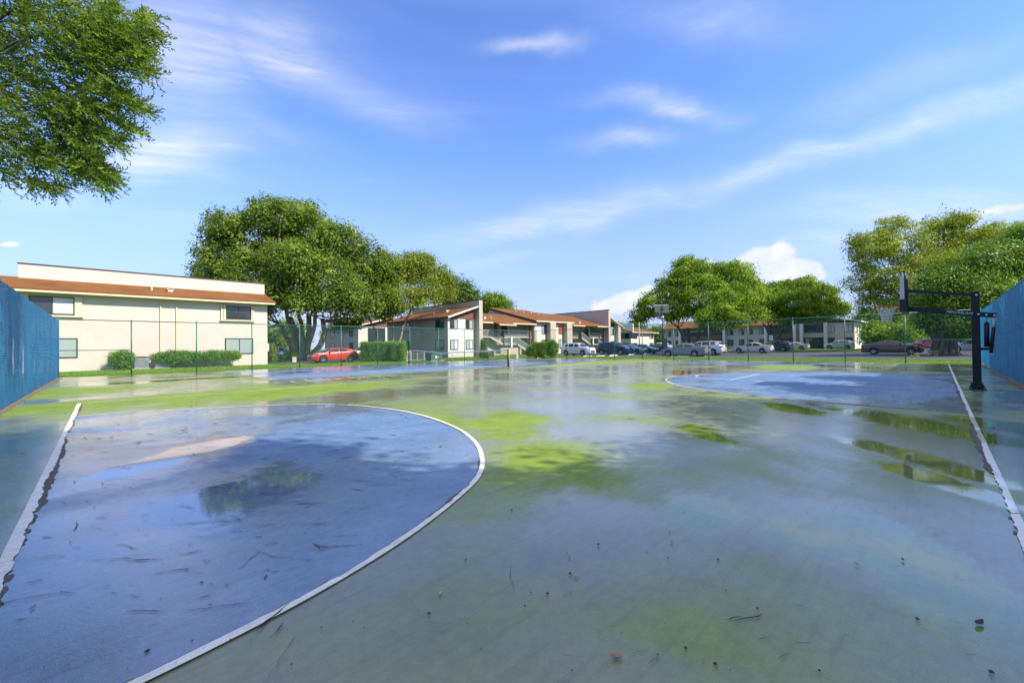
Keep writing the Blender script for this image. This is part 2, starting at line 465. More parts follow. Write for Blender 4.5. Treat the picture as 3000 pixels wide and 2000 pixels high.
M['white_plastic'] = mat('white_plastic', (.74, .73, .69), .5, var=.05)
M['board'] = mat('board', (.56, .56, .57), .25, var=.05, spec=.5)
M['orange'] = mat('orange', (.72, .13, .02), .4, var=.08)
M['net_white'] = mat('net_white', (.72, .71, .66), .8, var=.08)
M['lamp_pole'] = mat('lamp_pole', (.52, .44, .30), .6)
M['solar'] = mat('solar', (.62, .62, .58), .4)
M['solar_dark'] = mat('solar_dark', (.015, .02, .045), .12)
M['pole_navy'] = mat('pole_navy', (.012, .03, .045), .4)
M['box_green'] = mat('box_green', (.07, .17, .12), .55)
M['box_grey'] = mat('box_grey', (.26, .27, .27), .55, var=.1)
M['pale_green'] = mat('pale_green', (.40, .48, .40), .55)
M['bark'] = mat('bark', (.30, .25, .195), .9, var=.45, vscale=5, bump=1.0, bscale=18, spec=.15)
M['bark_dark'] = mat('bark_dark', (.13, .105, .08), .9, var=.5, vscale=5, bump=1.0, bscale=18, spec=.15)
M['screen_blue'] = veil_mat('screen_blue', (.02, .235, .47), .985, True, trans=.26)
M['chain_link'] = veil_mat('chain_link', (.04, .17, .14), .115, trans=.1)
M['tennis_net'] = veil_mat('tennis_net', (.02, .022, .025), .2)
M['leaf_ficus'] = leaf_mat('leaf_ficus', (0.065, 0.112, 0.018), (0.153, 0.242, 0.033), (0.319, 0.413, 0.065))
M['leaf_olive'] = leaf_mat('leaf_olive', (0.088, 0.136, 0.020), (0.218, 0.295, 0.038), (0.401, 0.448, 0.065), .4)
M['leaf_bright'] = leaf_mat('leaf_bright', (0.071, 0.130, 0.014), (0.177, 0.307, 0.029), (0.330, 0.496, 0.053), .42)
M['leaf_yellow'] = leaf_mat('leaf_yellow', (.10, .15, .02), (.25, .335, .04), (.44, .50, .07), .42)
M['leaf_deep'] = leaf_mat('leaf_deep', (0.047, 0.094, 0.017), (0.106, 0.201, 0.029), (0.201, 0.330, 0.047), .3)
M['leaf_hedge'] = leaf_mat('leaf_hedge', (0.059, 0.124, 0.021), (0.147, 0.277, 0.035), (0.307, 0.472, 0.053), .3)
M['leaf_near'] = leaf_mat('leaf_near', (.055, .10, .018), (.145, .235, .036), (.30, .40, .07), .4, .38)
M['leaf_gold'] = leaf_mat('leaf_gold', (.35, .27, .015), (.62, .48, .02), (.75, .60, .03), .35)
M['litter'] = mat('litter', (.17, .128, .085), .9, var=.5, vscale=14, bump=.8)
M['leaf_brown'] = mat('leaf_brown', (.42, .20, .11), .55, var=.2, vscale=30)
M['leaf_tan'] = mat('leaf_tan', (.48, .36, .12), .55, var=.2, vscale=30)
M['grit'] = mat('grit', (.035, .03, .027), .7)


def roof_material():
    m = bpy.data.materials.new('roof_shingle'); m.use_nodes = True
    q = NT(m.node_tree); b = q.n['Principled BSDF']
    P = q.new('ShaderNodeNewGeometry').outputs['Position']
    a = q.noise(P, .55, 5.0, .6); c = q.noise(q.mapping(P, scale=(3, 3, 14)), 2.2, 3.0, .6)
    col = q.mix(q.rng(a, .3, .7), (.16, .070, .023), (.27, .118, .038))
    col = q.mix(q.rng(c, .35, .7, 0, .55), col, (.11, .046, .02))
    q.l.new(col, b.inputs['Base Color']); b.inputs['Roughness'].default_value = .9; b.inputs['Specular IOR Level'].default_value = .15
    bn = q.new('ShaderNodeBump'); bn.inputs['Strength'].default_value = .6; bn.inputs['Distance'].default_value = .02
    q.l.new(c, bn.inputs['Height']); q.l.new(bn.outputs[0], b.inputs['Normal'])
    return m
M['roof'] = roof_material()


# ------------------------------------------------------------------ ground, courts, roads
def sheet(name, poly, z, mtl, parent=None, thick=.25):
    return MB().prism([(x, y, z - thick) for x, y in poly], (0, 0, thick)).build(name, mtl, parent)


def grid_sheet(name, x0, x1, y0, y1, z, mtl, step):
    nx = max(1, int((x1 - x0) / step)); ny = max(1, int((y1 - y0) / step))
    X, Y = np.meshgrid(np.linspace(x0, x1, nx + 1), np.linspace(y0, y1, ny + 1))
    V = np.stack([X.ravel(), Y.ravel(), np.full(X.size, z)], 1)
    i = np.arange(nx)[None, :] + np.arange(ny)[:, None] * (nx + 1); i = i.ravel()
    return np_mesh(name, V, np.stack([i, i + 1, i + nx + 2, i + nx + 1], 1), mtl)


tag(grid_sheet('ground', -1500, 1500, -1500, 1500, -.035, M['grass'], 100), kind='structure')
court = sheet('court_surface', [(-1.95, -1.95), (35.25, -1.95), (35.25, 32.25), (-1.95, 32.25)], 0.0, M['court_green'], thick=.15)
tag(court, kind='structure')
tag(sheet('parking_lot', [(41.6, -30), (104, -30), (104, 42.2), (41.6, 42.2)], -.02, M['asphalt'], thick=.02), kind='structure')
tag(sheet('side_parking_lot', [(11.6, 40.2), (29.4, 40.2), (29.4, 120), (11.6, 120)], -.02, M['asphalt'], thick=.02), kind='structure')
isl2 = tag(sheet('grass_island', [(72.5, 3), (100, 3), (100, 60), (72.5, 60)], .04, M['grass'], thick=.05), kind='structure')
pad = sheet('concrete_apron', [(41.6, 3.5), (44.0, 3.5), (44.0, 9.5), (41.6, 9.5)], -.015, M['concrete'], thick=.01)
tag(pad, kind='structure')
for nm, (x0, x1, y0, y1) in {'kerb': (41.45, 41.6, -30, 34)}.items():
    tag(MB().box(x0, x1, y0, y1, -.05, .07).build(nm, M['kerb']), kind='structure')


def smooth_path(pts, step, closed=False):
    P = [np.array(p, float) for p in pts]; out_ = []
    for i in range(len(P) - 1):
        p0 = P[max(i - 1, 0)]; p1 = P[i]; p2 = P[i + 1]; p3 = P[min(i + 2, len(P) - 1)]
        m = max(2, int(np.linalg.norm(p2 - p1) / step))
        for k in range(m):
            t = k / m
            out_.append(.5 * ((2 * p1) + (-p0 + p2) * t + (2 * p0 - 5 * p1 + 4 * p2 - p3) * t * t + (-p0 + 3 * p1 - 3 * p2 + p3) * t ** 3))
    out_.append(P[-1]); return np.array(out_)


def straight(a, b, step=.03):
    m = max(2, int(np.hypot(b[0] - a[0], b[1] - a[1]) / step))
    t = np.linspace(0, 1, m)[:, None]
    return np.array(a)[None] * (1 - t) + np.array(b)[None] * t


def rough1d(m, scales, seed):
    r_ = np.random.default_rng(seed); o_ = np.zeros(m); x = np.arange(m)
    for sc, am in scales:
        k = max(2, int(m / sc) + 2); o_ += np.interp(x, np.linspace(0, m, k), r_.uniform(-1, 1, k)) * am
    return o_


def ribbon(name, path, lo, hi, z, mtl, parent):
    """strip along a path between two side offsets (left positive), each a number or one value per point"""
    d = np.gradient(path, axis=0); d /= np.linalg.norm(d, axis=1)[:, None] + 1e-9
    nrm = np.stack([-d[:, 1], d[:, 0]], 1)
    lo = np.broadcast_to(lo, len(path)); hi = np.broadcast_to(hi, len(path))
    A = path + nrm * np.minimum(lo, hi)[:, None]; B = path + nrm * hi[:, None]
    V = np.concatenate([np.c_[A, np.full(len(A), z)], np.c_[B, np.full(len(B), z)]])
    i = np.arange(len(path) - 1); m = len(path)
    return np_mesh(name, V, np.stack([i, i + 1, i + m + 1, i + m], 1), mtl, parent)


def worn_line(path, w, side, wear, bare, seed, nm='line_paint'):
    """white line; on one side the paint has flaked and bare asphalt shows"""
    m = len(path)
    jag = np.clip(rough1d(m, [(30, .5), (7, .5), (2, .4)], seed) + .15, 0, 1) * wear
    bw = np.clip(rough1d(m, [(60, .7), (12, .45), (4, .4), (1.5, .3)], seed + 1) + .42, 0, 1.4) * bare
    if side > 0:
        ribbon(nm, path, -w / 2, w / 2 - jag, .009, M['line_white'], court)
        ribbon('bare_asphalt', path, -w / 4, w / 2 + bw - (bw < .004) * w, .0065, M['asphalt_bare'], court)
    else:
        ribbon(nm, path, -(w / 2 - jag), w / 2, .009, M['line_white'], court)
        ribbon('bare_asphalt', path, -(w / 2 + bw) + (bw < .004) * w, w / 4, .0065, M['asphalt_bare'], court)


def paint(name, pts, z=.004, mtl='court_blue'):
    P = np.array(pts); V = np.c_[P, np.full(len(P), z)]
    me = bpy.data.meshes.new(name); me.from_pydata(V.tolist(), [], [tuple(range(len(P)))]); me.update(); me.materials.append(M[mtl])
    return link(bpy.data.objects.new(name, me), court)


# near key
K1 = [(-.41, 2.25), (.09, 2.27), (.64, 2.36), (1.14, 2.50), (1.65, 2.70), (2.29, 3.03), (2.75, 3.33), (3.17, 3.76), (3.68, 4.5), (4.12, 5.5),
      (4.42, 6.8), (4.47, 8.1), (4.24, 9.4), (3.74, 10.35), (2.75, 11.2), (1.09, 12.05), (-.41, 12.5)]
arc = smooth_path(K1, .025)
paint('key_paint', arc)
worn_line(arc, .055, 1, .02, .028, 31)
base_l = straight((-.44, -1.5), (-.44, 15.5), .025)
worn_line(base_l, .075, -1, .03, .036, 41)
# right-hand side line and its key
base_r = straight((-.44, -.38), (33.9, -.38), .03)
worn_line(base_r, .06, 1, .024, .045, 51)
cx, hy, rr = 17.55, 1.3, 6.15
ang = np.linspace(0, PI, 90)
K2 = np.concatenate([[(cx + rr, -.38)], np.stack([cx + rr * np.cos(ang), hy + (rr + .25) * np.sin(ang)], 1), [(cx - rr, -.38)]])
paint('key_paint', K2)
worn_line(smooth_path(K2, .06), .05, 1, .03, .02, 61)
for X in (16.4, 20.05):
    p_ = straight((X, -.34), (X, 5.35), .05)
    keep = rough1d(len(p_), [(14, .9), (4, .5)], int(X * 9))
    ribbon('lane_paint', p_, np.where(keep > -.1, -.025, -.004), np.where(keep > -.1, .025, .004), .008, M['line_white'], court)
ribbon('lane_paint', straight((16.4, 5.35), (20.05, 5.35)), -.025, .025, .0085, M['line_white'], court)
ribbon('lane_paint', np.stack([18.2 + 1.82 * np.cos(ang), 5.35 + 1.82 * np.sin(ang)], 1), -.025, .025, .0078, M['line_white'], court)
# line between the two courts, far key
worn_line(straight((-.44, 15.5), (33.9, 15.62), .05), .055, 1, .012, 0.0, 71)
K3 = np.stack([33.6 - 5.2 * np.sin(ang), 8.6 - 5.8 * np.cos(ang)], 1)
paint('key_paint', K3)
worn_line(smooth_path(K3, .08), .05, 1, .02, 0.0, 81)
ribbon('line_paint', straight((33.9, -.38), (33.9, 15.5), .1), -.025, .025, .009, M['line_white'], court)
# tennis court beyond
TX0, TX1, TY0, TY1 = 5.4, 31.2, 20.1, 31.0
paint('tennis_court_paint', [(TX0, TY0), (TX1, TY0), (TX1, TY1 + .6), (TX0, TY1 + .6)])
for a, b in [((TX0, TY0), (TX1, TY0)), ((TX0, TY0), (TX0, TY1)), ((TX1, TY0), (TX1, TY1)), ((TX0, TY0 + 1.37), (TX1, TY0 + 1.37)), ((TX0, TY1), (TX1, TY1)),
             ((TX0 + 5.5, TY0 + 1.37), (TX0 + 5.5, TY1)), ((TX1 - 5.5, TY0 + 1.37), (TX1 - 5.5, TY1)), ((TX0 + 5.5, 25.5), (TX1 - 5.5, 25.5))]:
    k_ = .0002 * (a[0] == b[0])
    ribbon('line_paint', straight(a, b, .3), -.025, .025, .009 + k_ + (.0001 if a[1] > 22 else 0), M['line_white'], court)


def hopscotch(x0, y0, nm):
    """row of painted squares, single and double, running along x"""
    mb = MB(); s_ = .62; x = x0; w = .035
    for k, dbl in enumerate([0, 0, 1, 0, 0, 1, 0, 1, 0]):
        cells = [(-s_ / 2, s_ / 2)] if not dbl else [(-s_, 0), (0, s_)]
        for a, b in cells:
            for (u0, u1, v0, v1) in [(x, x + s_, y0 + a, y0 + a + w), (x, x + s_, y0 + b - w, y0 + b), (x, x + w, y0 + a, y0 + b), (x + s_ - w, x + s_, y0 + a, y0 + b)]:
                j = len(mb.v) * 1e-6
                mb.add([(u0, v0, .009 + j), (u1, v0, .009 + j), (u1, v1, .009 + j), (u0, v1, .009 + j)], [(0, 1, 2, 3)])
        x += s_
    return mb.build(nm, M['line_white'], court)


hopscotch(4.9, 18.5, 'hopscotch_paint')
hopscotch(20.0, 17.9, 'hopscotch_paint')


# cracks in the paint
def cracks(name, lst, mtl, parent):
    V = []; Fc = []
    for (x, y, ln, an, w, sd_) in lst:
        r_ = np.random.default_rng(sd_); m = max(5, int(ln / .03))
        t = np.linspace(0, 1, m); off = np.cumsum(r_.normal(0, .0065, m)); off -= np.linspace(off[0], off[-1], m) * .8
        d = np.array([math.cos(an), math.sin(an)]); q_ = np.array([-d[1], d[0]])
        ctr = np.array([x, y]) + d * ((t - .5) * ln)[:, None] + q_ * off[:, None]
        hw = w * np.sqrt(np.clip(np.sin(PI * np.clip(t, .02, .98)), 0, 1)) * r_.uniform(.35, 1.1, m)
        b = len(V)
        for c, h in zip(ctr, hw):
            V.append((*(c + q_ * h), .0105)); V.append((*(c - q_ * h), .0105))
        for i in range(m - 1): Fc.append((b + 2 * i, b + 2 * i + 1, b + 2 * i + 3, b + 2 * i + 2))
    return np_mesh(name, V, Fc, mtl, parent)


def in_key(x, y):
    return x > -.3 and 2.5 < y < 12.2 and ((x + .41) / 4.75) ** 2 + ((y - 7.4) / 5.0) ** 2 < .93


lst = []; k = 0
while len(lst) < 520:
    k += 1
    x, y = random.uniform(-.3, 4.4), 2.4 + 9.5 * random.random() ** 1.5
    if in_key(x, y):
        lst.append((x, y, random.choice([.04, .05, .08, .12, .2, .3]) * random.uniform(.6, 1.3), -.72 + random.gauss(0, .32), random.uniform(.0012, .0036) * (1 + .12 * y), k))
for u, v, ln, an, w in [(620, 1530, .55, -.62, .008), (790, 1450, .5, -.7, .006), (425, 1643, .22, -.7, .013), (420, 1795, .18, -.75, .007), (800, 1810, .22, .6, .013),
                        (560, 1620, .14, -.4, .01), (735, 1640, .25, .85, .006), (1010, 1600, .25, -.65, .006), (2195, 1812, .16, -.45, .008), (2150, 1815, .10, -.55, .006), (150, 1390, .5, -.6, .006),
                        (90, 1640, .35, -.5, .006), (60, 1760, .4, -.4, .007), (640, 1780, .3, -.6, .005), (1090, 1420, .3, -.6, .005), (1125, 1425, .25, -.75, .005), (1200, 1410, .3, -.8, .005),
                        (1350, 1452, .16, -.8, .005), (1415, 1388, .12, -.75, .008), (2990, 1505, .3, -.8, .009), (810, 1850, .12, .75, .007), (825, 1930, .3, .85, .003), (1500, 1690, .3, .9, .002)]:
    p_ = grd(u, v); k += 1
    lst.append((p_[0], p_[1], ln, an, w * .6, k))
for _ in range(40):
    k += 1
    p_ = grd(random.uniform(1200, 2900), random.uniform(1250, 1950))
    lst.append((p_[0], p_[1], random.uniform(.03, .12), random.uniform(-1.4, .2), random.uniform(.0008, .002), k))
tag(cracks('paint_crack', lst, M['crack'], court), kind='stuff')

# grit scattered on the wet paint
V = []; Fc = []
for _ in range(190):
    p_ = grd(random.uniform(20, 2980), 1120 + 860 * random.random() ** 1.3)
    r_ = random.choice([.0025, .003, .0035, .004, .005, .009]) * random.uniform(.7, 1.3)
    a = random.uniform(0, 6.3); b = len(V)
    for j in range(4): V.append((p_[0] + r_ * math.cos(a + j * PI / 2) * random.uniform(.7, 1.3), p_[1] + r_ * math.sin(a + j * PI / 2), .010))
    V.append((p_[0], p_[1], .010 + r_ * .8))
    for j in range(4): Fc.append((b + j, b + (j + 1) % 4, b + 4))
tag(np_mesh('grit', V, Fc, M['grit'], court), kind='stuff')


def fallen_leaf(p, ln, wd, rz, mtl, label, curl=.25):
    m = 8; vs = []
    for i in range(m + 1):
        t = i / m; w = wd * math.sin(PI * t ** .85) ** .8 / 2; zc = curl * ln * (.45 * (2 * t - 1) ** 2)
        vs += [((t - .5) * ln, -w, zc + .35 * w), ((t - .5) * ln, 0, zc), ((t - .5) * ln, w, zc + .35 * w)]
    fs = []
    for i in range(m):
        for j in range(2): fs.append((3 * i + j, 3 * i + j + 1, 3 * i + 4 + j, 3 * i + 3 + j))
    th = MB().add(vs, fs).add([(x, y, z - .002) for x, y, z in vs], [tuple(reversed(f)) for f in fs])
    o_ = th.build('fallen_leaf', mtl, None, True)
    o_.location = (float(p[0]), float(p[1]), .012); o_.rotation_euler = (0, 0, rz)
    tag(o_, label, 'leaf', 'leaves lying on the wet court')
    return o_


fallen_leaf(grd(1805, 1928), .052, .024, 2.1, M['leaf_brown'], 'curled pinkish-brown fallen leaf on bare green paint, largest brown one there')
fallen_leaf(grd(2870, 1830), .07, .026, -.35, M['grit'], 'dark almost black fallen leaf on wet green paint')
for u, v, m_, tx in [(1668, 1633, 'leaf_brown', 'small folded brown leaf scrap on dark green paint'), (1290, 1743, 'leaf_tan', 'small yellow leaf sliver on dark green paint near the curved white line'),
                     (1687, 1692, 'leaf_tan', 'tiny yellow leaf crumb beside the folded brown leaf scrap'), (2510, 1656, 'leaf_brown', 'small brown leaf beside the cloud reflection puddle'),
                     (1967, 1588, 'leaf_tan', 'thin pale yellow leaf on damp green paint'), (2645, 1643, 'grit', 'thin dark leaf lying in the cloud reflection puddle'),
                     (96, 1783, 'leaf_brown', 'small orange-brown leaf on blue paint beside the flaked white line')]:
    fallen_leaf(grd(u, v), random.uniform(.028, .045), .014, random.uniform(0, 6), M[m_], tx)
for q_ in range(26):
    p_ = grd(random.uniform(60, 1500), random.uniform(1110, 1330))
    fallen_leaf(p_, random.uniform(.05, .09), .035, random.uniform(0, 6), M[random.choice(['leaf_tan', 'leaf_brown', 'litter'])], 'small dry leaf lying on the sunlit green paint')
brown = []
for q_ in range(60):
    p_ = grd(random.gauss(525, 22) + (q_ % 5) * 4, random.gauss(1272, 12)); brown.append((p_[0], p_[1], random.uniform(.04, .14), -.72 + random.gauss(0, .3), random.uniform(.003, .008), 900 + q_))
tag(cracks('pine_needle_litter', brown, M['litter'], court), kind='stuff')


# ------------------------------------------------------------------ fences
def litter_strip(p0, p1, w, seed):
    path = straight(p0, p1, .06)
    lo = -np.abs(rough1d(len(path), [(25, .1), (6, .08), (2, .05)], seed)) - .02
    return path, lo


def chain_fence(name, label, a, b, posts, braces):
    a = np.array(a, float); b = np.array(b, float); d = (b - a) / np.linalg.norm(b - a)
    root = thing(name, label, 'fence', (*a, 0), 0, 'chain-link fences around the courts')
    pm = MB().tube([(0, 0, 0), (0, 0, 3.08)], .032, 10).lathe([(.036, 3.07), (.03, 3.11), (0, 3.13)], 'z', 10).build('post', M['metal_green'], mesh_only=True, smooth=True)
    for t in posts: inst('post', pm, root, (*(d * t), 0))
    L = np.linalg.norm(b - a)
    MB().tube([(0, 0, 3.05), (*(d * L), 3.05)], .024, 8).build('top_rail', M['metal_green'], root, True)
    MB().tube([(0, 0, .06), (*(d * L), .06)], .006, 6).build('bottom_wire', M['metal_green'], root, True)
    for t0, t1, z in braces: MB().tube([(*(d * t0), z), (*(d * t1), z)], .02, 8).build('brace_rail', M['metal_green'], root, True)
    nn = np.array([-d[1], d[0]]) * .03
    MB().add([(nn[0], nn[1], .04), (nn[0], nn[1], 3.06), (*(d * L + nn), 3.06), (*(d * L + nn), .04)], [(0, 1, 2, 3)]).build('wire_mesh', M['chain_link'], root)
    return root


chain_fence('chain_link_fence', 'tall green chain-link fence facing the apartment row beyond the tennis court', (-1.7, 32.0), (35.0, 32.0),
            [0.03] + [1.14 + 1.7 + 2.97 * k for k in range(12)] + [36.67], [(0, 2.84, 1.42), (33.8, 36.6, 1.42)])
chain_fence('chain_link_fence', 'tall green chain-link fence in front of the parked cars and car park', (35.0, -1.7), (35.0, 31.9),
            [.03] + [3.12 + 2.9 * k for k in range(10)] + [33.5], [(0, 3.12, 1.38), (29.2, 32.1, 1.38)])


def screened_fence(label, a, b, inward, seed):
    a = np.array(a, float); b = np.array(b, float); L = np.linalg.norm(b - a); d = (b - a) / L; nn = np.array(inward, float)
    root = thing('screened_fence', label, 'fence', (*a, 0), 0, 'blue-screened fences along the court')
    pm = MB().tube([(0, 0, 0), (0, 0, 3.06)], .032, 10).build('post', M['metal_green'], mesh_only=True, smooth=True)
    t = .1
    while t < L: inst('post', pm, root, (*(d * t - nn * .05), 0)); t += 3.0
    MB().tube([(*(-nn * .05), 3.04), (*(d * L - nn * .05), 3.04)], .024, 8).build('top_rail', M['metal_green'], root, True)
    nx, nz = int(L / .09), 26
    u = np.linspace(0, L, nx + 1); z = np.linspace(.04, 3.03, nz + 1)
    r_ = np.random.default_rng(seed)
    U, Z = np.meshgrid(u, z)
    wr = np.zeros_like(U)
    for _ in range(16):
        f_, p_, k_ = r_.uniform(.8, 6.5), r_.uniform(0, 6.28), r_.uniform(-.7, .7)
        wr += np.sin(U * f_ + p_ + Z * k_) * r_.uniform(.25, 1) / f_ ** .6
    wr *= .026 * np.sin(PI * np.clip((Z - .0) / 3.03, 0, 1)) ** .5
    bot = np.interp(U, u, rough1d(nx + 1, [(40, .05), (9, .03)], seed)) * (Z < .3) * (1 - Z / .3)
    top = -.05 * np.abs(np.sin(U * PI / 1.0)) ** .6 * (Z / 3.03) ** 8
    X = a[0] - a[0] + d[0] * U + nn[0] * (.02 + np.abs(wr) * 1.4); Y = d[1] * U + nn[1] * (.02 + np.abs(wr) * 1.4)
    V = np.stack([X.ravel(), Y.ravel(), (Z + bot + top).ravel()], 1)
    i = (np.arange(nx)[None] + np.arange(nz)[:, None] * (nx + 1)).ravel()
    np_mesh('windscreen', V, np.stack([i, i + 1, i + nx + 2, i + nx + 1], 1), M['screen_blue'], root, True)
    # dry leaves blown against the foot of the screen
    path = straight(a, b, .05); m = len(path)
    w0 = np.abs(rough1d(m, [(30, .12), (7, .08), (2, .05)], seed + 5)) + .02
    P = np.concatenate([np.c_[path - nn * .05, np.full(m, .035)], np.c_[path + nn * .06, .03 + .01 * r_.random(m)], np.c_[path + nn[None] * (.06 + w0[:, None]), np.full(m, .006)]])
    i = np.arange(m - 1)
    lit = np_mesh('leaf_litter', P, np.concatenate([np.stack([i, i + 1, i + m + 1, i + m], 1), np.stack([i + m, i + m + 1, i + 2 * m + 1, i + 2 * m], 1)]), M['litter'])
    tag(lit, 'strip of dry leaves along the foot of ' + ('the left-hand screened fence by the cream building' if nn[0] else 'the screened fence behind the basketball hoop'), 'leaf litter', kind='stuff')
    return root


screened_fence('tall fence hung with wrinkled blue windscreen, ending near the cream two-storey building', (-1.7, -7.0), (-1.7, 31.95), (1, 0), 3)
screened_fence('tall fence hung with blue windscreen behind the basketball hoop', (14.6, -1.7), (34.95, -1.7), (0, 1), 4)


# ------------------------------------------------------------------ basketball hoop
def hoop():
    r_ = thing('basketball_hoop', 'black adjustable basketball hoop with orange rim and white net beside the right-hand line', 'basketball hoop', (17.0, -.72, 0))
    bx = lambda nm, x0, x1, y0, y1, z0, z1, m, p=r_: MB().box(x0, x1, y0, y1, z0, z1).build(nm, M[m], p)
    bx('base_plate', -.17, .17, -.16, .16, 0, .025, 'metal_black')
    bx('pole', -.078, .078, -.08, .08, .026, 2.66, 'metal_black')
    for sx_ in (-1, 1):
        MB().prism([(-.006 + sx_ * .05, .081, .026), (-.006 + sx_ * .05, .155, .026), (-.006 + sx_ * .05, .10, .17), (-.006 + sx_ * .05, .081, .17)], (.012, 0, 0)).build('gusset', M['metal_black'], r_)
        MB().prism([(-.006 + sx_ * .05, -.081, .026), (-.006 + sx_ * .05, -.155, .026), (-.006 + sx_ * .05, -.10, .17), (-.006 + sx_ * .05, -.081, .17)], (.012, 0, 0)).build('gusset', M['metal_black'], r_)
        MB().prism([(sx_ * .079, -.006 + sx_ * .0, .026), (sx_ * .155, -.006, .026), (sx_ * .10, -.006, .17), (sx_ * .079, -.006, .17)], (0, .012, 0)).build('gusset', M['metal_black'], r_)
        for sy_ in (-1, 1): MB().lathe([(0, .05), (.016, .05), (.016, .0255)], 'z', 8, (sx_ * .125, sy_ * .125, 0)).build('anchor_bolt', M['steel'], r_)
    # arms carry the board out over the court
    for sx_ in (-1, 1):
        MB().bar((sx_ * .10, -.36, 1.985), (sx_ * .10, 1.335, 2.276), .035, .125).build('lower_arm', M['metal_black'], r_)
        MB().bar((sx_ * .10, -.02, 2.56), (sx_ * .12, 1.335, 2.812), .035, .07).build('upper_arm', M['metal_black'], r_)
        for y, z in [(-.02, 2.56), (-.05, 2.035), (-.19, 2.013), (-.33, 1.99)]:
            MB().lathe([(0, sx_ * .13), (.02, sx_ * .13), (.02, sx_ * .118)], 'x', 8, (0, y, z)).build('bolt', M['steel'], r_)
    bx('bracket', -.06, .06, -.30, -.081, 1.06, 1.13, 'metal_black')
    MB().tube([(0, -.19, 1.15), (0, -.20, 1.80)], .05, 10).build('spring_cylinder', M['metal_black'], r_, True)
    MB().tube([(0, -.20, 1.80), (0, -.20, 1.98)], .018, 8).build('cylinder_rod', M['steel'], r_, True)
    MB().tube([(0, -.26, .99), (0, -.32, 1.68)], .038, 10).build('height_actuator', M['metal_black'], r_, True)
    MB().tube([(0, -.32, 1.68), (0, -.335, 1.96)], .034, 10).build('actuator_sleeve', M['white_plastic'], r_, True)
    bx('actuator_foot', -.04, .04, -.31, -.23, .93, .99, 'metal_grey')
    # board: frame, sheet, lower pad
    yb = 1.37
    bd = bx('backboard', -.80, .80, yb, yb + .09, 2.25, 3.18, 'board')
    MB().box(-.80, -.76, yb - .03, yb - .001, 2.25, 3.18).box(.76, .80, yb - .03, yb - .001, 2.25, 3.18).box(-.759, .759, yb - .03, yb - .001, 3.14, 3.18).box(-.759, .759, yb - .03, yb - .001, 2.25, 2.29) \
        .box(-.14, -.09, yb - .05, yb - .002, 2.292, 3.138).box(.09, .14, yb - .05, yb - .002, 2.292, 3.138).build('board_frame', M['metal_black'], bd)
    MB().box(-.81, -.28, yb - .02, yb + .102, 2.17, 2.248).box(.28, .81, yb - .02, yb + .102, 2.17, 2.248).box(-.279, .279, yb - .02, yb + .102, 2.17, 2.248) \
        .box(-.835, -.803, yb - .03, yb + .10, 2.17, 2.52).box(.803, .835, yb - .03, yb + .10, 2.17, 2.52).build('board_pad', M['metal_black'], bd)
    zr = 2.375
    MB().box(-.09, .09, yb + .092, yb + .115, zr - .13, zr + .015).prism([(-.05, yb + .116, zr - .01), (-.05, yb + .20, zr - .01), (-.05, yb + .116, zr - .11)], (.1, 0, 0)).build('rim_bracket', M['orange'], r_)
    yc = yb + .075 + .13 + .229
    rim = MB().tube([(.236 * math.cos(a), yc + .236 * math.sin(a), zr) for a in np.linspace(0, 2 * PI, 33)], .0115, 8, False).build('rim', M['orange'], r_, True)
    MB().box(-.055, .055, yb + .116, yc - .225, zr - .008, zr + .012).build('rim_plate', M['orange'], rim)
    nt = MB(); K = 12; lv = [(.228, 0), (.19, -.10), (.155, -.19), (.128, -.28), (.118, -.36), (.122, -.44)]
    for k_ in range(K):
        for i in range(len(lv) - 1):
            for s_ in (-.5, .5):
                a0 = 2 * PI * (k_ + (i % 2) * .5) / K; a1 = a0 + s_ * 2 * PI / K
                (r0, z0), (r1, z1) = lv[i], lv[i + 1]
                nt.tube([(r0 * math.cos(a0), yc + r0 * math.sin(a0), zr - .015 + z0), (r1 * math.cos(a1), yc + r1 * math.sin(a1), zr - .015 + z1)], .0065, 5)
    nt.build('net', M['net_white'], r_, True)
    # maker's lettering along the arm
    cu = bpy.data.curves.new('lettering', 'FONT'); cu.body = 'MEGASLAM'; cu.size = .10; cu.extrude = .001; cu.shear = .3; cu.align_x = 'CENTER'; cu.align_y = 'CENTER'
    cu.materials.append(M['white_plastic'])
    tmp = bpy.data.objects.new('tmp', cu); COL.objects.link(tmp)
    dg = bpy.context.evaluated_depsgraph_get(); me = bpy.data.meshes.new_from_object(tmp.evaluated_get(dg)); bpy.data.objects.remove(tmp)
    t = bpy.data.objects.new('lettering', me); link(t, r_)
    sl = math.atan2(.28, 1.63)
    # faces the camera side (-x); letters read from far end to pole
    ex = Vector((0, -math.cos(sl), -math.sin(sl))); ez = Vector((-1, 0, 0)); ey = ez.cross(ex)
    mw = Matrix((ex, ey, ez)).transposed().to_4x4(); mw.translation = Vector((-.12, .31, 1.985 + (.31 + .36) * .28 / 1.63))
    t.matrix_local = mw
    return r_


hoop()


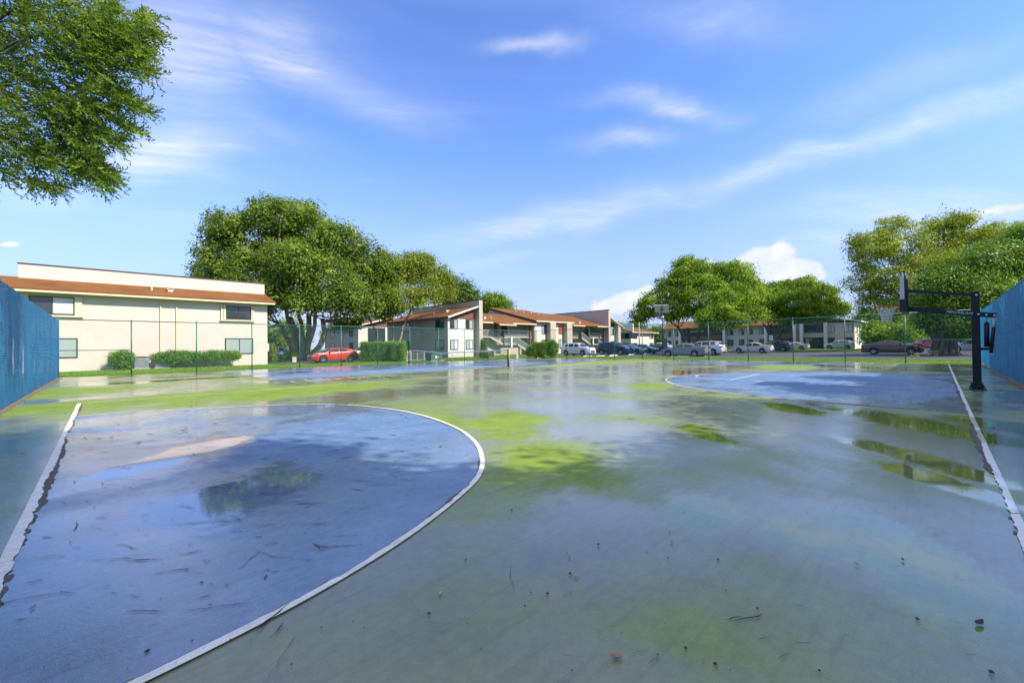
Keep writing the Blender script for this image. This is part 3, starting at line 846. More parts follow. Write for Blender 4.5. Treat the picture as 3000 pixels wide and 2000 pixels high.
# ------------------------------------------------------------------ tennis net
def tennis_net():
    A, B = np.array([18.3, 31.1]), np.array([18.9, 19.7])
    r_ = thing('tennis_net', 'sagging tennis net with white headband between two black posts on the blue court', 'tennis net', (*B, 0))
    d = A - B; L = np.linalg.norm(d); d = d / L
    for t, mm in ((0.0, 'metal_black'), (L, 'metal_black')):
        MB().tube([(*(d * t), 0), (*(d * t), 1.12)], .045, 12).lathe([(.05, 1.11), (.04, 1.14), (0, 1.15)], 'z', 12, (*(d * t), 0)).build('net_post', M[mm], r_, True)
    MB().tube([(.10, 0, 0), (.10, 0, 1.18)], .03, 10).build('winch_post', M['lamp_pole'], r_, True)
    MB().box(-.1, .16, -.07, .07, .0, .02).build('post_foot', M['metal_grey'], r_)
    m = 60; top = []; low = []
    for i in range(m + 1):
        t = i / m * L
        sag = .92 + .15 * (2 * abs(i / m - .5)) ** 1.2 + .02 * math.sin(i * .5) * math.sin(i / m * PI) - .09 * math.exp(-((i / m - .62) / .08) ** 2)
        top.append((*(d * t), sag)); low.append((*(d * t), .06))
    V = []; Fc = []
    for a, b in zip(top, low): V += [a, b]
    for i in range(m): Fc.append((2 * i, 2 * i + 1, 2 * i + 3, 2 * i + 2))
    np_mesh('net_mesh', V, Fc, M['tennis_net'], r_)
    V = []
    nn = np.array([-d[1], d[0]]) * .008
    mb = MB()
    for i in range(m):
        a, b = np.array(top[i]), np.array(top[i + 1])
        mb.bar(a + (0, 0, .02), b + (0, 0, .02), .014, .065)
    mb.build('headband', M['net_white'], r_)
    mb = MB()
    for i in range(m): mb.bar(low[i], low[i + 1], .008, .02)
    mb.build('bottom_cord', M['metal_black'], r_)
    c = d * L * .5
    MB().box(c[0] - .012, c[0] + .012, c[1] - .012, c[1] + .012, .0, .9).build('centre_strap', M['box_grey'], r_)


tennis_net()


# ------------------------------------------------------------------ buildings
def win(root, face, u0, u1, z0, z1, pl, panes=('glass', 'glass'), fr='frame_dark', t=.06, nm='window'):
    """window on a wall. face 'y': wall looks towards -y at y=pl, u is x.  face 'x': wall looks towards -x at x=pl, u is y"""
    def B(mb, a, b, c, d, near, far):
        return mb.box(a, b, pl - near, pl - far, c, d) if face == 'y' else mb.box(pl - near, pl - far, a, b, c, d)
    if u0 > u1: u0, u1 = u1, u0
    mb = MB()
    B(mb, u0, u1, z1 - t, z1, .07, -.02); B(mb, u0, u1, z0, z0 + t, .07, -.02)
    B(mb, u0, u0 + t, z0 + t, z1 - t, .068, -.02); B(mb, u1 - t, u1, z0 + t, z1 - t, .068, -.02)
    k = len(panes); w = (u1 - u0 - 2 * t) / k
    for i in range(1, k): B(mb, u0 + t + i * w - .025, u0 + t + i * w + .025, z0 + t, z1 - t, .06, -.02)
    f = mb.build(nm, M[fr], root, world=True)
    for i, p in enumerate(panes):
        a = u0 + t + i * w + (.025 if i else 0); b = u0 + t + (i + 1) * w - (.025 if i < k - 1 else 0)
        B(MB(), a, b, z0 + t, z1 - t, .03, -.015).build('pane', M[p], f, world=True)
    return f


def slab(root, nm, pts, th, m):
    """roof plane: quad of 3-D points with thickness downwards"""
    return MB().prism([tuple(p) for p in pts], (0, 0, -th)).build(nm, M[m], root, world=True)


def bx(root, nm, x0, x1, y0, y1, z0, z1, m):
    return MB().box(x0, x1, y0, y1, z0, z1).build(nm, M[m], root, world=True)


def roof_vent(root, p, w=.28):
    return MB().box(p[0] - w / 2, p[0] + w / 2, p[1] - w / 2, p[1] + w / 2, p[2] - .15, p[2] + .12).box(p[0] - w * .7, p[0] + w * .7, p[1] - w * .7, p[1] + w * .7, p[2] + .121, p[2] + .16).build('roof_vent', M['trim_white'], root, world=True)


def pipe_vent(root, p):
    return MB().tube([(p[0], p[1], p[2] - .2), (p[0], p[1], p[2] + .25)], .05, 8).build('vent_pipe', M['trim_white'], root, world=True)


def cream_building():
    r_ = thing('apartment_building', 'cream two-storey building with rust-brown roof skirt and two clipped hedges at its wall', 'building', (-4.6, 43, 0))
    bx(r_, 'wall', -4.6, 10.75, 43, 57, -.1, 5.62, 'stucco_cream')
    rf = slab(r_, 'roof', [(-5.1, 42.28, 5.66), (11.25, 42.28, 5.66), (10.95, 44.7, 6.62), (-5.1, 44.7, 6.62)], .12, 'roof')
    bx(r_, 'fascia', -5.1, 11.2, 42.26, 42.40, 5.40, 5.535, 'trim_cream')
    bx(r_, 'soffit', -5.1, 11.15, 42.41, 42.99, 5.44, 5.50, 'trim_cream')
    bx(r_, 'parapet', -4.2, 10.9, 44.5, 44.8, 5.8, 7.52, 'stucco_cream')
    bx(r_, 'coping', -4.25, 10.95, 44.45, 44.85, 7.521, 7.60, 'trim_dark')
    bx(r_, 'upper_storey', -4.2, 10.7, 44.81, 56.9, 5.63, 7.4, 'stucco_cream')
    win(r_, 'y', 7.55, 9.45, 4.02, 5.16, 43)
    sur = MB().box(7.20, 7.55, 42.86, 43.02, 3.92, 5.22).box(9.45, 9.66, 42.86, 43.02, 3.92, 5.22).box(7.14, 9.72, 42.82, 43.02, 3.84, 3.92)
    sur.build('window_surround', M['trim_cream'], r_, world=True)
    MB().box(7.35, 7.375, 42.85, 42.859, 3.95, 5.2).build('shutter_groove', M['trim_dark'], r_, world=True)
    MB().box(9.55, 9.57, 42.85, 42.859, 3.95, 5.2).build('shutter_groove', M['trim_dark'], r_, world=True)
    win(r_, 'y', 7.5, 9.6, 1.0, 2.36, 43, ('blind', 'blind'))
    win(r_, 'y', -3.6, -1.45, 3.98, 5.2, 43, ('glass', 'blind_white'))
    MB().box(-1.45, -1.08, 42.86, 43.02, 3.9, 5.3).box(-4.0, -1.02, 42.82, 43.02, 3.8, 3.9).build('window_surround', M['trim_cream'], r_, world=True)
    win(r_, 'y', -3.4, -1.3, .94, 2.32, 43, ('blind', 'blind'))
    for x in (3.24, 4.23):
        bx(r_, 'downpipe', x - .045, x + .045, 42.9, 42.995, .05, 5.42, 'trim_cream')
    roof_vent(r_, (3.9, 43.6, 6.15), .34); pipe_vent(r_, (2.75, 43.5, 6.15))
    bx(r_, 'electric_panel', 10.78, 10.95, 43.3, 43.7, 1.2, 1.9, 'trim_cream')


cream_building()


def end_block(r_, x0, y0, dep, w=4.5, wing=True, wins=True):
    """two-storey end block with a mono-pitch roof climbing to a tall party wall"""
    x1 = x0 + w
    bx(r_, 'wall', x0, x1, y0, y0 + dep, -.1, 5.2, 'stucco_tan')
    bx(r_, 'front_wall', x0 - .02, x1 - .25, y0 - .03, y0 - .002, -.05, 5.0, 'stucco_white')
    MB().prism([(x0, y0 + .01, 5.2), (x1, y0 + .01, 5.2), (x1, y0 + .01, 6.62)], (0, dep - .02, 0)).build('gable_wall', M['stucco_tan'], r_, world=True)
    sd_ = MB()
    for k in range(16):
        a = x0 + .55 + (w - .6) * k / 16; b = a + (w - .6) / 16 - .03
        za, zb = 5.2 + (a - x0) * 1.42 / w - .05, 5.2 + (b - x0) * 1.42 / w - .05
        sd_.prism([(a, y0 - .06, 5.02), (b, y0 - .06, 5.02), (b, y0 - .06, max(5.04, zb)), (a, y0 - .06, max(5.04, za))], (0, .058, 0))
    sd_.build('siding', M['siding_red'], r_, world=True)
    rf = slab(r_, 'roof', [(x0 - .5, y0 - .75, 5.24), (x1, y0 - .75, 6.88), (x1, y0 + dep + .4, 6.88), (x0 - .5, y0 + dep + .4, 5.24)], .10, 'roof')
    MB().bar((x0 - .5, y0 - .78, 5.12), (x1 - .02, y0 - .78, 6.75), .05, .2).build('rake_board', M['trim_white'], r_, world=True)
    bx(r_, 'gutter', x0 - .56, x0 - .501, y0 - .7, y0 + dep + .4, 5.06, 5.22, 'trim_dark')
    if wing:
        bx(r_, 'party_wall', x1 + .001, x1 + .62, y0 - .9, y0 + dep, -.1, 7.62, 'stucco_tan')
        bx(r_, 'coping', x1 - .04, x1 + .66, y0 - .95, y0 + dep + .05, 7.621, 7.70, 'trim_dark')
    if wins:
        for a, b in ((x0 + .3, x0 + 1.55), (x0 + 2.85, x0 + 4.05)):
            win(r_, 'y', a, b, 3.72, 4.98, y0 - .03, ('glass', 'blind'))
            win(r_, 'y', a, b, 1.0, 2.3, y0 - .03, ('blind', 'blind_white'))
        for a in (.85, 9.3):
            win(r_, 'x', y0 + a, y0 + a + 1.9, 3.65, 4.95, x0, ('glass', 'glass'))
            win(r_, 'x', y0 + a, y0 + a + 1.9, 1.0, 2.3, x0, ('glass', 'blind'))
    bx(r_, 'downpipe', x0 - .08, x0 - .002, y0 + 6.0, y0 + 6.08, .05, 5.0, 'stucco_tan')
    roof_vent(r_, (x0 + 2.6, y0 + 3.8, 6.35), .4); pipe_vent(r_, (x0 + 1.6, y0 + 5.5, 5.9))
    return rf


def stair(r_, x0, x1, y, zt, steps, w=1.0):
    """straight flight in a stair, from (x0, top) down to (x1)"""
    n_ = steps; dx = (x1 - x0) / n_; st = thing  # noqa
    fl = MB().prism([(x0, y, zt[0] - .02), (x1, y, zt[1] + .02), (x1, y, zt[1] - .25), (x0, y, zt[0] - .3)], (0, .12, 0)).build('stair_stringer', M['concrete'], r_, world=True)
    h = (zt[0] - zt[1]) / n_
    for i in range(n_):
        MB().box(min(x0 + i * dx, x0 + (i + 1.15) * dx), max(x0 + i * dx, x0 + (i + 1.15) * dx), y + .12, y + w, zt[0] - (i + 1) * h - .06, zt[0] - (i + 1) * h).build('stair_tread', M['concrete'], fl, world=True)
    rail(r_, (x0, y + .06, zt[0]), (x1, y + .06, zt[1]))


def rail(r_, a, b, sp=.16, h=.95):
    a = np.array(a, float); b = np.array(b, float); L = np.linalg.norm((b - a)[:2]); k = max(2, int(L / sp))
    mb = MB().bar(a + (0, 0, h), b + (0, 0, h), .05, .04).bar(a + (0, 0, .1), b + (0, 0, .1), .03, .03)
    for i in range(k + 1):
        p = a + (b - a) * i / k; mb.bar(p + (0, 0, .1), p + (0, 0, h), .022, .022)
    return mb.build('railing', M['trim_white'], r_, world=True)


def apartment_row():
    r_ = thing('apartment_building', 'long tan apartment row with white panels, brown shingle roofs and an open stair', 'building', (31.6, 44, 0))
    end_block(r_, 31.6, 44.0, 16.0)
    # open stair bay 1
    X0, X1 = 36.75, 52.2
    bx(r_, 'stair_bay_wall', X0, X1, 50.2, 51.0, -.1, 5.6, 'stucco_tan')
    bx(r_, 'entry_wall', X0 + .3, X0 + 4.2, 50.15, 50.19, 2.95, 5.2, 'stucco_cream')
    bx(r_, 'gallery_floor', X0, X0 + 5.4, 47.6, 50.1, 2.72, 2.9, 'concrete')
    bx(r_, 'gallery_floor', X0 + 9.0, X1, 48.4, 50.1, 2.72, 2.9, 'concrete')
    bx(r_, 'door', X0 + .25, X0 + 1.5, 50.05, 50.14, 2.92, 4.95, 'dark_void')
    bx(r_, 'door', X0 + 10.0, X0 + 11.2, 50.05, 50.19, 2.92, 4.95, 'dark_void')
    bx(r_, 'door', X0 + 8.4, X0 + 9.0, 50.05, 50.19, 2.92, 4.9, 'siding_red')
    rail(r_, (X0, 47.65, 2.9), (X0 + 5.3, 47.65, 2.9)); rail(r_, (X0 + 9.0, 48.45, 2.9), (X1 - .6, 48.45, 2.9))
    stair(r_, X0 + 5.4, X0 + 7.9, 47.6, (2.9, 1.75), 7)
    bx(r_, 'landing', X0 + 7.9, X0 + 10.6, 47.2, 48.5, 1.58, 1.75, 'concrete')
    rail(r_, (X0 + 7.9, 47.25, 1.75), (X0 + 10.6, 47.25, 1.75))
    bx(r_, 'newel_post', X0 + 9.1, X0 + 9.4, 47.0, 47.19, 1.2, 2.9, 'trim_white')
    stair(r_, X0 + 10.6, X0 + 14.2, 47.0, (1.75, .0), 10)
    bx(r_, 'under_stair_wall', X0 + 5.5, X0 + 8.4, 48.7, 48.95, -.1, 2.7, 'stucco_tan')
    bx(r_, 'column', X1 - .75, X1 - .5, 48.2, 48.5, -.1, 5.1, 'siding_red')
    slab(r_, 'roof', [(X0 - .1, 46.9, 5.02), (X1 - .05, 46.9, 5.02), (X1 - .05, 54.5, 7.02), (X0 - .1, 54.5, 7.02)], .12, 'roof')
    bx(r_, 'fascia', X0, X0 + 5.2, 46.8, 46.89, 4.84, 5.03, 'trim_cream'); bx(r_, 'fascia', X0 + 9.4, X1 - .6, 46.8, 46.89, 4.84, 5.03, 'trim_cream')
    slab(r_, 'porch_roof', [(X0 + 5.6, 45.9, 4.70), (X0 + 9.2, 45.9, 4.70), (X0 + 9.2, 47.6, 5.24), (X0 + 5.6, 47.6, 5.24)], .12, 'roof')
    bx(r_, 'fascia', X0 + 5.6, X0 + 9.2, 45.8, 45.89, 4.52, 4.70, 'trim_cream')
    roof_vent(r_, (X0 + 5.8, 49.6, 5.85), .42); pipe_vent(r_, (X0 + 7.4, 49.8, 5.95))
    # middle block
    bx(r_, 'wall', 52.3, 61.6, 48, 62, -.1, 5.5, 'stucco_tan')
    MB().prism([(52.3, 48, 5.5), (52.3, 60, 5.5), (52.3, 59.5, 8.3)], (9.2, 0, 0)).build('gable_wall', M['stucco_tan'], r_, world=True)
    slab(r_, 'roof', [(52.0, 47.2, 5.62), (62.4, 47.2, 5.62), (62.4, 59.5, 8.75), (52.0, 59.5, 8.75)], .16, 'roof')
    MB().bar((51.95, 47.2, 5.52), (51.95, 59.5, 8.64), .08, .2).build('rake_board', M['trim_dark'], r_, world=True)
    bx(r_, 'fascia', 52.0, 62.4, 47.1, 47.19, 5.42, 5.62, 'trim_cream')
    def xs(u, y=47.9): return ony(u, 1000, y)[0]
    bx(r_, 'front_wall', xs(1570), xs(1601), 47.95, 47.998, -.05, 5.3, 'stucco_white'); bx(r_, 'front_wall', xs(1618), xs(1650), 47.95, 47.998, -.05, 5.3, 'stucco_white')
    for a, b in ((1602, 1618), (1651, 1666)): bx(r_, 'pier', xs(a), xs(b), 47.0, 47.94, -.1, 5.4, 'stucco_tan')
    win(r_, 'y', xs(1588), xs(1601), 3.4, 5.0, 47.95, ('blind', 'glass')); win(r_, 'y', xs(1588), xs(1601), 1.0, 2.4, 47.95)
    bx(r_, 'upper_door', xs(1637), xs(1649), 47.90, 47.948, 3.4, 5.0, 'door_red'); win(r_, 'y', xs(1637), xs(1649), 1.0, 2.5, 47.95, ('blind', 'blind_white'))
    for k in range(4): pipe_vent(r_, (56 + 1.6 * k, 56 - .5 * k, 7.95 - .13 * k))
    # stair bay 2
    bx(r_, 'stair_bay_wall', 61.7, 74.0, 51.4, 52.0, -.1, 5.4, 'stucco_tan')
    bx(r_, 'gallery_floor', 61.8, 65.5, 48.6, 51.3, 2.72, 2.9, 'concrete'); bx(r_, 'gallery_floor', 69.5, 73.9, 48.6, 51.3, 2.72, 2.9, 'concrete')
    rail(r_, (61.8, 48.65, 2.9), (65.5, 48.65, 2.9)); rail(r_, (69.5, 48.65, 2.9), (73.8, 48.65, 2.9))
    bx(r_, 'door', 66.0, 67.2, 51.3, 51.39, 2.9, 4.9, 'dark_void'); bx(r_, 'door', 71.6, 72.8, 51.3, 51.39, 2.9, 4.9, 'siding_red')
    win(r_, 'y', 62.6, 64.6, 3.5, 4.9, 51.4); bx(r_, 'newel_post', 69.1, 69.4, 47.7, 47.9, 1.0, 3.0, 'trim_white')
    stair(r_, 65.6, 68.4, 47.8, (2.9, 1.6), 7); stair(r_, 70.2, 73.6, 47.2, (1.6, 0.0), 9)
    bx(r_, 'landing', 68.4, 70.2, 47.2, 48.5, 1.43, 1.6, 'concrete')
    bx(r_, 'column', 72.9, 73.2, 47.6, 47.9, -.1, 4.9, 'trim_dark')
    slab(r_, 'roof', [(61.6, 46.9, 5.1), (73.95, 46.9, 5.1), (73.95, 56, 7.7), (62.5, 58, 8.3)], .12, 'roof')
    bx(r_, 'fascia', 61.7, 65.4, 46.8, 46.89, 4.92, 5.11, 'trim_cream'); bx(r_, 'fascia', 69.5, 73.9, 46.8, 46.89, 4.92, 5.11, 'trim_cream')
    roof_vent(r_, (66.3, 49.0, 5.8), .42)
    # tall party wall and last block
    bx(r_, 'party_wall', 74.0, 74.7, 47.2, 62, -.1, 8.55, 'stucco_tan'); bx(r_, 'coping', 73.95, 74.75, 47.15, 62.05, 8.551, 8.64, 'trim_dark')
    bx(r_, 'wall', 74.71, 79.5, 48.4, 60, -.1, 5.0, 'stucco_tan'); bx(r_, 'front_wall', 74.72, 78.2, 48.35, 48.399, -.05, 5.1, 'stucco_white')
    bx(r_, 'pier', 78.3, 79.3, 47.6, 48.39, -.1, 5.6, 'metal_green' if False else 'stucco_tan')
    win(r_, 'y', 76.4, 78.0, 3.4, 4.9, 48.35, ('blind', 'glass')); win(r_, 'y', 76.4, 78.0, .9, 2.2, 48.35)
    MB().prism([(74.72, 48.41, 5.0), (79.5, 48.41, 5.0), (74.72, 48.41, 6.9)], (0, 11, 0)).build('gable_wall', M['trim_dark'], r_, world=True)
    slab(r_, 'roof', [(74.71, 47.4, 7.3), (80.6, 47.4, 5.0), (80.6, 60, 5.0), (74.71, 60, 7.3)], .2, 'stucco_tan')


apartment_row()

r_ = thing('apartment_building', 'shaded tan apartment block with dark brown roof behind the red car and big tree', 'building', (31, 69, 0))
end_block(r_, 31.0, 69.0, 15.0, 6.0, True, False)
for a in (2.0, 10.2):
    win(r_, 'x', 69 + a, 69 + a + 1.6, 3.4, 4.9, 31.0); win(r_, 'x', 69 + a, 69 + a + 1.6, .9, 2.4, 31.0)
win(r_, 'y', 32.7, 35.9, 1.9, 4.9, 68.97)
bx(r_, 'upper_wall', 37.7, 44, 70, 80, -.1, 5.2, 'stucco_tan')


def house_at(name, label, uc, Z, uL, uR, zt, white='stucco_white'):
    """plain two-storey block: corner seen at column uc, shaded side to uL, sunlit front to uR"""
    c = at(uc, Z)
    yL = onx(uL, 1000, c[0])[1]; xR = ony(uR, 1000, c[1])[0]
    r_ = thing(name, label, 'building', (c[0], c[1], 0))
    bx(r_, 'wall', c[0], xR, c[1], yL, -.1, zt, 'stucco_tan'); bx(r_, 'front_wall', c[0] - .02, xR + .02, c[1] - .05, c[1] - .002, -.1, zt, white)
    return r_, c, yL, xR


r_, c, yL, xR = house_at('apartment_building', 'distant white-fronted block with low brown roof behind the lamp post', 1848, 112, 1806, 1915, 4.6)
slab(r_, 'roof', [(c[0] - 1, c[1] - 1, 4.75), (xR + 1.2, c[1] - 1, 4.75), (xR + 1.2, c[1] + 6, 6.5), (c[0] - 1, c[1] + 6, 6.5)], .15, 'roof')
bx(r_, 'fascia', c[0] - 1, xR + 1.2, c[1] - 1.1, c[1] - 1.01, 4.55, 4.76, 'trim_cream')
bx(r_, 'parapet', c[0], xR - 6, c[1] + 6.1, c[1] + 6.5, 4, 7.3, 'stucco_white')
bx(r_, 'parapet_return', c[0] - .4, c[0] - .01, c[1] - .9, yL, 4.9, 7.0, 'stucco_white')
for u in (1855, 1903):
    x = ony(u, 1000, c[1] - .1)[0]
    win(r_, 'y', x, x + 2.2, 3.0, 4.4, c[1] - .05, ('blind', 'glass')); win(r_, 'y', x, x + 2.2, .5, 1.8, c[1] - .05)
for u in (1812, 1831):
    y = onx(u, 1000, c[0])[1]
    win(r_, 'x', y - 3.4, y, 3.0, 4.5, c[0]); win(r_, 'x', y - 3.4, y, .5, 1.8, c[0])


def right_building():
    X = 106.0
    def yy(u): return onx(u, 1000, X)[1]
    r_ = thing('apartment_building', 'long beige two-storey apartment block behind the shade trees and car park', 'building', (X, yy(2503), 0))
    y0, y1 = yy(2503), yy(1948)
    bx(r_, 'wall', X, X + 11, y0, y1, -.1, 5.3, 'stucco_tan')
    bx(r_, 'end_wall', X - .02, X + 11, y0 - .06, y0 - .002, -.1, 5.3, 'stucco_white')
    for a, b in ((2424, 2502), (2129, 2248), (1950, 1996)):
        bx(r_, 'front_panel', X - .12, X - .002, yy(b), yy(a), -.1, 5.2, 'stucco_cream')
    for a, b in ((2356, 2422), (2256, 2330), (2004, 2126)):
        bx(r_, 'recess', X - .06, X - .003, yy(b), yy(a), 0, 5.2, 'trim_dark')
        bx(r_, 'balcony_front', X - .5, X - .08, yy(b), yy(a), 2.35, 3.3, 'siding_red' if a < 2350 else 'stucco_tan')
        w = (b - a) / 3
        win(r_, 'x', yy(a + 4), yy(a + 4 + w), .9, 2.3, X - .08, ('glass', 'blind'))
        bx(r_, 'door', X - .14, X - .07, yy(a + w * 2.4), yy(a + w * 1.9), .05, 2.2, 'dark_void')
        win(r_, 'x', yy(a + 4), yy(a + 4 + w * 1.4), 3.4, 4.8, X - .08)
    for u in (2248, 2332, 2352, 2127, 1998, 2422):
        bx(r_, 'fin_wall', X - 1.5, X - .121, yy(u) - .25, yy(u) + .25, -.1, 5.3, 'stucco_white')
    for a, b in ((2426, 2446), (2476, 2499), (2190, 2206), (2225, 2240), (2132, 2149), (2166, 2181), (1952, 1967), (1979, 1991)):
        win(r_, 'x', yy(a), yy(b), 3.3, 4.75, X - .12, ('blind_white', 'blind_white') if a > 2400 else ('glass', 'blind'))
        win(r_, 'x', yy(a), yy(b), .85, 2.25, X - .12, ('glass', 'glass'))
    for u in (2455,): bx(r_, 'meter_box', X - .25, X - .121, yy(u) - .15, yy(u) + .15, 2.4, 3.1, 'trim_cream')
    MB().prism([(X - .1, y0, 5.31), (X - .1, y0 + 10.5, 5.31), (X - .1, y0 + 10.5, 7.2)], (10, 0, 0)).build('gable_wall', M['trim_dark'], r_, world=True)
    slab(r_, 'roof', [(X - .9, y0 - 1.2, 5.5), (X - .9, y0 + 10.8, 7.5), (X + 11, y0 + 10.8, 7.5), (X + 11, y0 - 1.2, 5.5)], .2, 'trim_white')
    slab(r_, 'roof', [(X - 1.6, y0 + 10.9, 5.3), (X - 1.6, y1, 5.3), (X + 5, y1, 7.4), (X + 5, y0 + 10.9, 7.4)], .2, 'roof')
    for k in (1.2, 5.0):
        MB().box(X + 2 + k, X + 3.2 + k, y0 - .1, y0 - .061, 3.2, 4.6).box(X + 2 + k, X + 3.2 + k, y0 - .1, y0 - .061, .9, 2.2).build('end_window', M['glass'], r_, world=True)


right_building()


# ------------------------------------------------------------------ cars
PROF = {  # top line and belt line along the car, from nose (0) to tail (1); heights as share of overall height
    'hatch': dict(L=4.37, W=1.79, H=1.44, wb=2.64, fo=.92, wr=.325,
                  top=[(0, .40), (.012, .50), (.05, .585), (.14, .635), (.245, .68), (.30, .76), (.42, .965), (.50, 1.0), (.66, .995), (.80, .945), (.86, .89), (.95, .70), (.985, .62), (1, .45)],
                  belt=[(0, .39), (.05, .57), (.22, .64), (.5, .665), (.8, .72), (.95, .69), (1, .44)], win=[(.335, .55), (.575, .74)], cowl=(.255, .405), rear=(.865, .945)),
    'sedan': dict(L=4.72, W=1.84, H=1.44, wb=2.78, fo=.93, wr=.33,
                  top=[(0, .38), (.012, .48), (.05, .56), (.15, .625), (.26, .68), (.31, .75), (.42, .955), (.50, 1.0), (.62, .985), (.72, .91), (.84, .765), (.90, .745), (.975, .735), (.99, .66), (1, .46)],
                  belt=[(0, .37), (.05, .55), (.25, .635), (.5, .66), (.8, .70), (.97, .715), (1, .45)], win=[(.335, .53), (.555, .73)], cowl=(.27, .41), rear=(.735, .83)),
    'suv': dict(L=4.60, W=1.86, H=1.69, wb=2.69, fo=.93, wr=.36,
                top=[(0, .42), (.012, .54), (.05, .62), (.15, .655), (.235, .675), (.28, .74), (.37, .945), (.46, .995), (.70, 1.0), (.87, .965), (.90, .93), (.965, .70), (.985, .64), (1, .44)],
                belt=[(0, .41), (.05, .60), (.2, .645), (.5, .665), (.85, .71), (.96, .69), (1, .43)], win=[(.305, .50), (.525, .70), (.725, .83)], cowl=(.245, .36), rear=(.905, .96)),
    'bigsuv': dict(L=5.0, W=2.0, H=1.78, wb=2.98, fo=.95, wr=.385,
                   top=[(0, .42), (.012, .55), (.05, .625), (.15, .655), (.24, .675), (.28, .73), (.36, .94), (.45, .99), (.75, 1.0), (.90, .965), (.93, .92), (.975, .70), (.99, .62), (1, .44)],
                   belt=[(0, .41), (.05, .60), (.2, .645), (.5, .66), (.9, .69), (1, .43)], win=[(.30, .48), (.505, .68), (.705, .86)], cowl=(.25, .35), rear=(.93, .972)),
    'van': dict(L=4.95, W=1.95, H=1.75, wb=3.0, fo=.95, wr=.34,
                top=[(0, .38), (.012, .50), (.06, .56), (.15, .62), (.19, .66), (.33, .945), (.42, .99), (.75, 1.0), (.93, .97), (.955, .92), (.985, .62), (1, .42)],
                belt=[(0, .37), (.06, .545), (.18, .61), (.5, .62), (.95, .62), (1, .41)], win=[(.28, .43), (.46, .66), (.68, .90)], cowl=(.20, .325), rear=(.957, .983)),
}
RUBBER = mat('tyre_rubber', (.016, .016, .016), .85)
RIM = mat('rim_alloy', (.55, .55, .56), .3, .85, var=.05)
RIMD = mat('rim_dark', (.05, .05, .055), .4, .3)
CGLASS = mat('car_glass', (.018, .022, .026), .03, var=.2, spec=.9)
TRIM = mat('car_trim', (.02, .02, .021), .55)
LAMP = mat('headlamp', (.62, .64, .66), .08, .2, spec=.8)
TAIL = mat('tail_lamp', (.42, .02, .02), .12, spec=.8)
CHROME = mat('car_chrome', (.6, .6, .6), .15, 1.0)
PLATE = mat('number_plate', (.62, .62, .60), .5)
WHEELS = {}


def wheel_mesh(r_, dark):
    key = (r_, dark)
    if key in WHEELS: return WHEELS[key]
    w = .21
    ty = MB().lathe([(r_ * .66, -w / 2), (r_ * .90, -w / 2), (r_ * .985, -w * .38), (r_, 0), (r_ * .985, w * .38), (r_ * .90, w / 2), (r_ * .66, w / 2), (r_ * .62, 0)], 'y', 26).build('tyre', RUBBER, mesh_only=True, smooth=True)
    rm = MB().lathe([(0, -w * .36), (r_ * .16, -w * .38), (r_ * .19, -w * .26), (r_ * .2, -w * .25)], 'y', 14)
    rm.lathe([(r_ * .60, -w * .30), (r_ * .67, -w * .47), (r_ * .69, -w * .40), (r_ * .62, -w * .1)], 'y', 26)
    for k in range(5):
        a = 2 * PI * k / 5 + .3
        for da in (-.13, .13):
            rm.bar((r_ * .15 * math.cos(a), -w * .33, r_ * .15 * math.sin(a)), (r_ * .64 * math.cos(a + da), -w * .38, r_ * .64 * math.sin(a + da)), r_ * .085, w * .14, (0, 1, 0))
    rmm = rm.build('rim', RIM, mesh_only=True)
    dk = MB().lathe([(0, -w * .12), (r_ * .63, -w * .12)], 'y', 20).build('brake_disc', RIMD if True else RUBBER, mesh_only=True)
    WHEELS[key] = (ty, rmm, dk)
    return WHEELS[key]


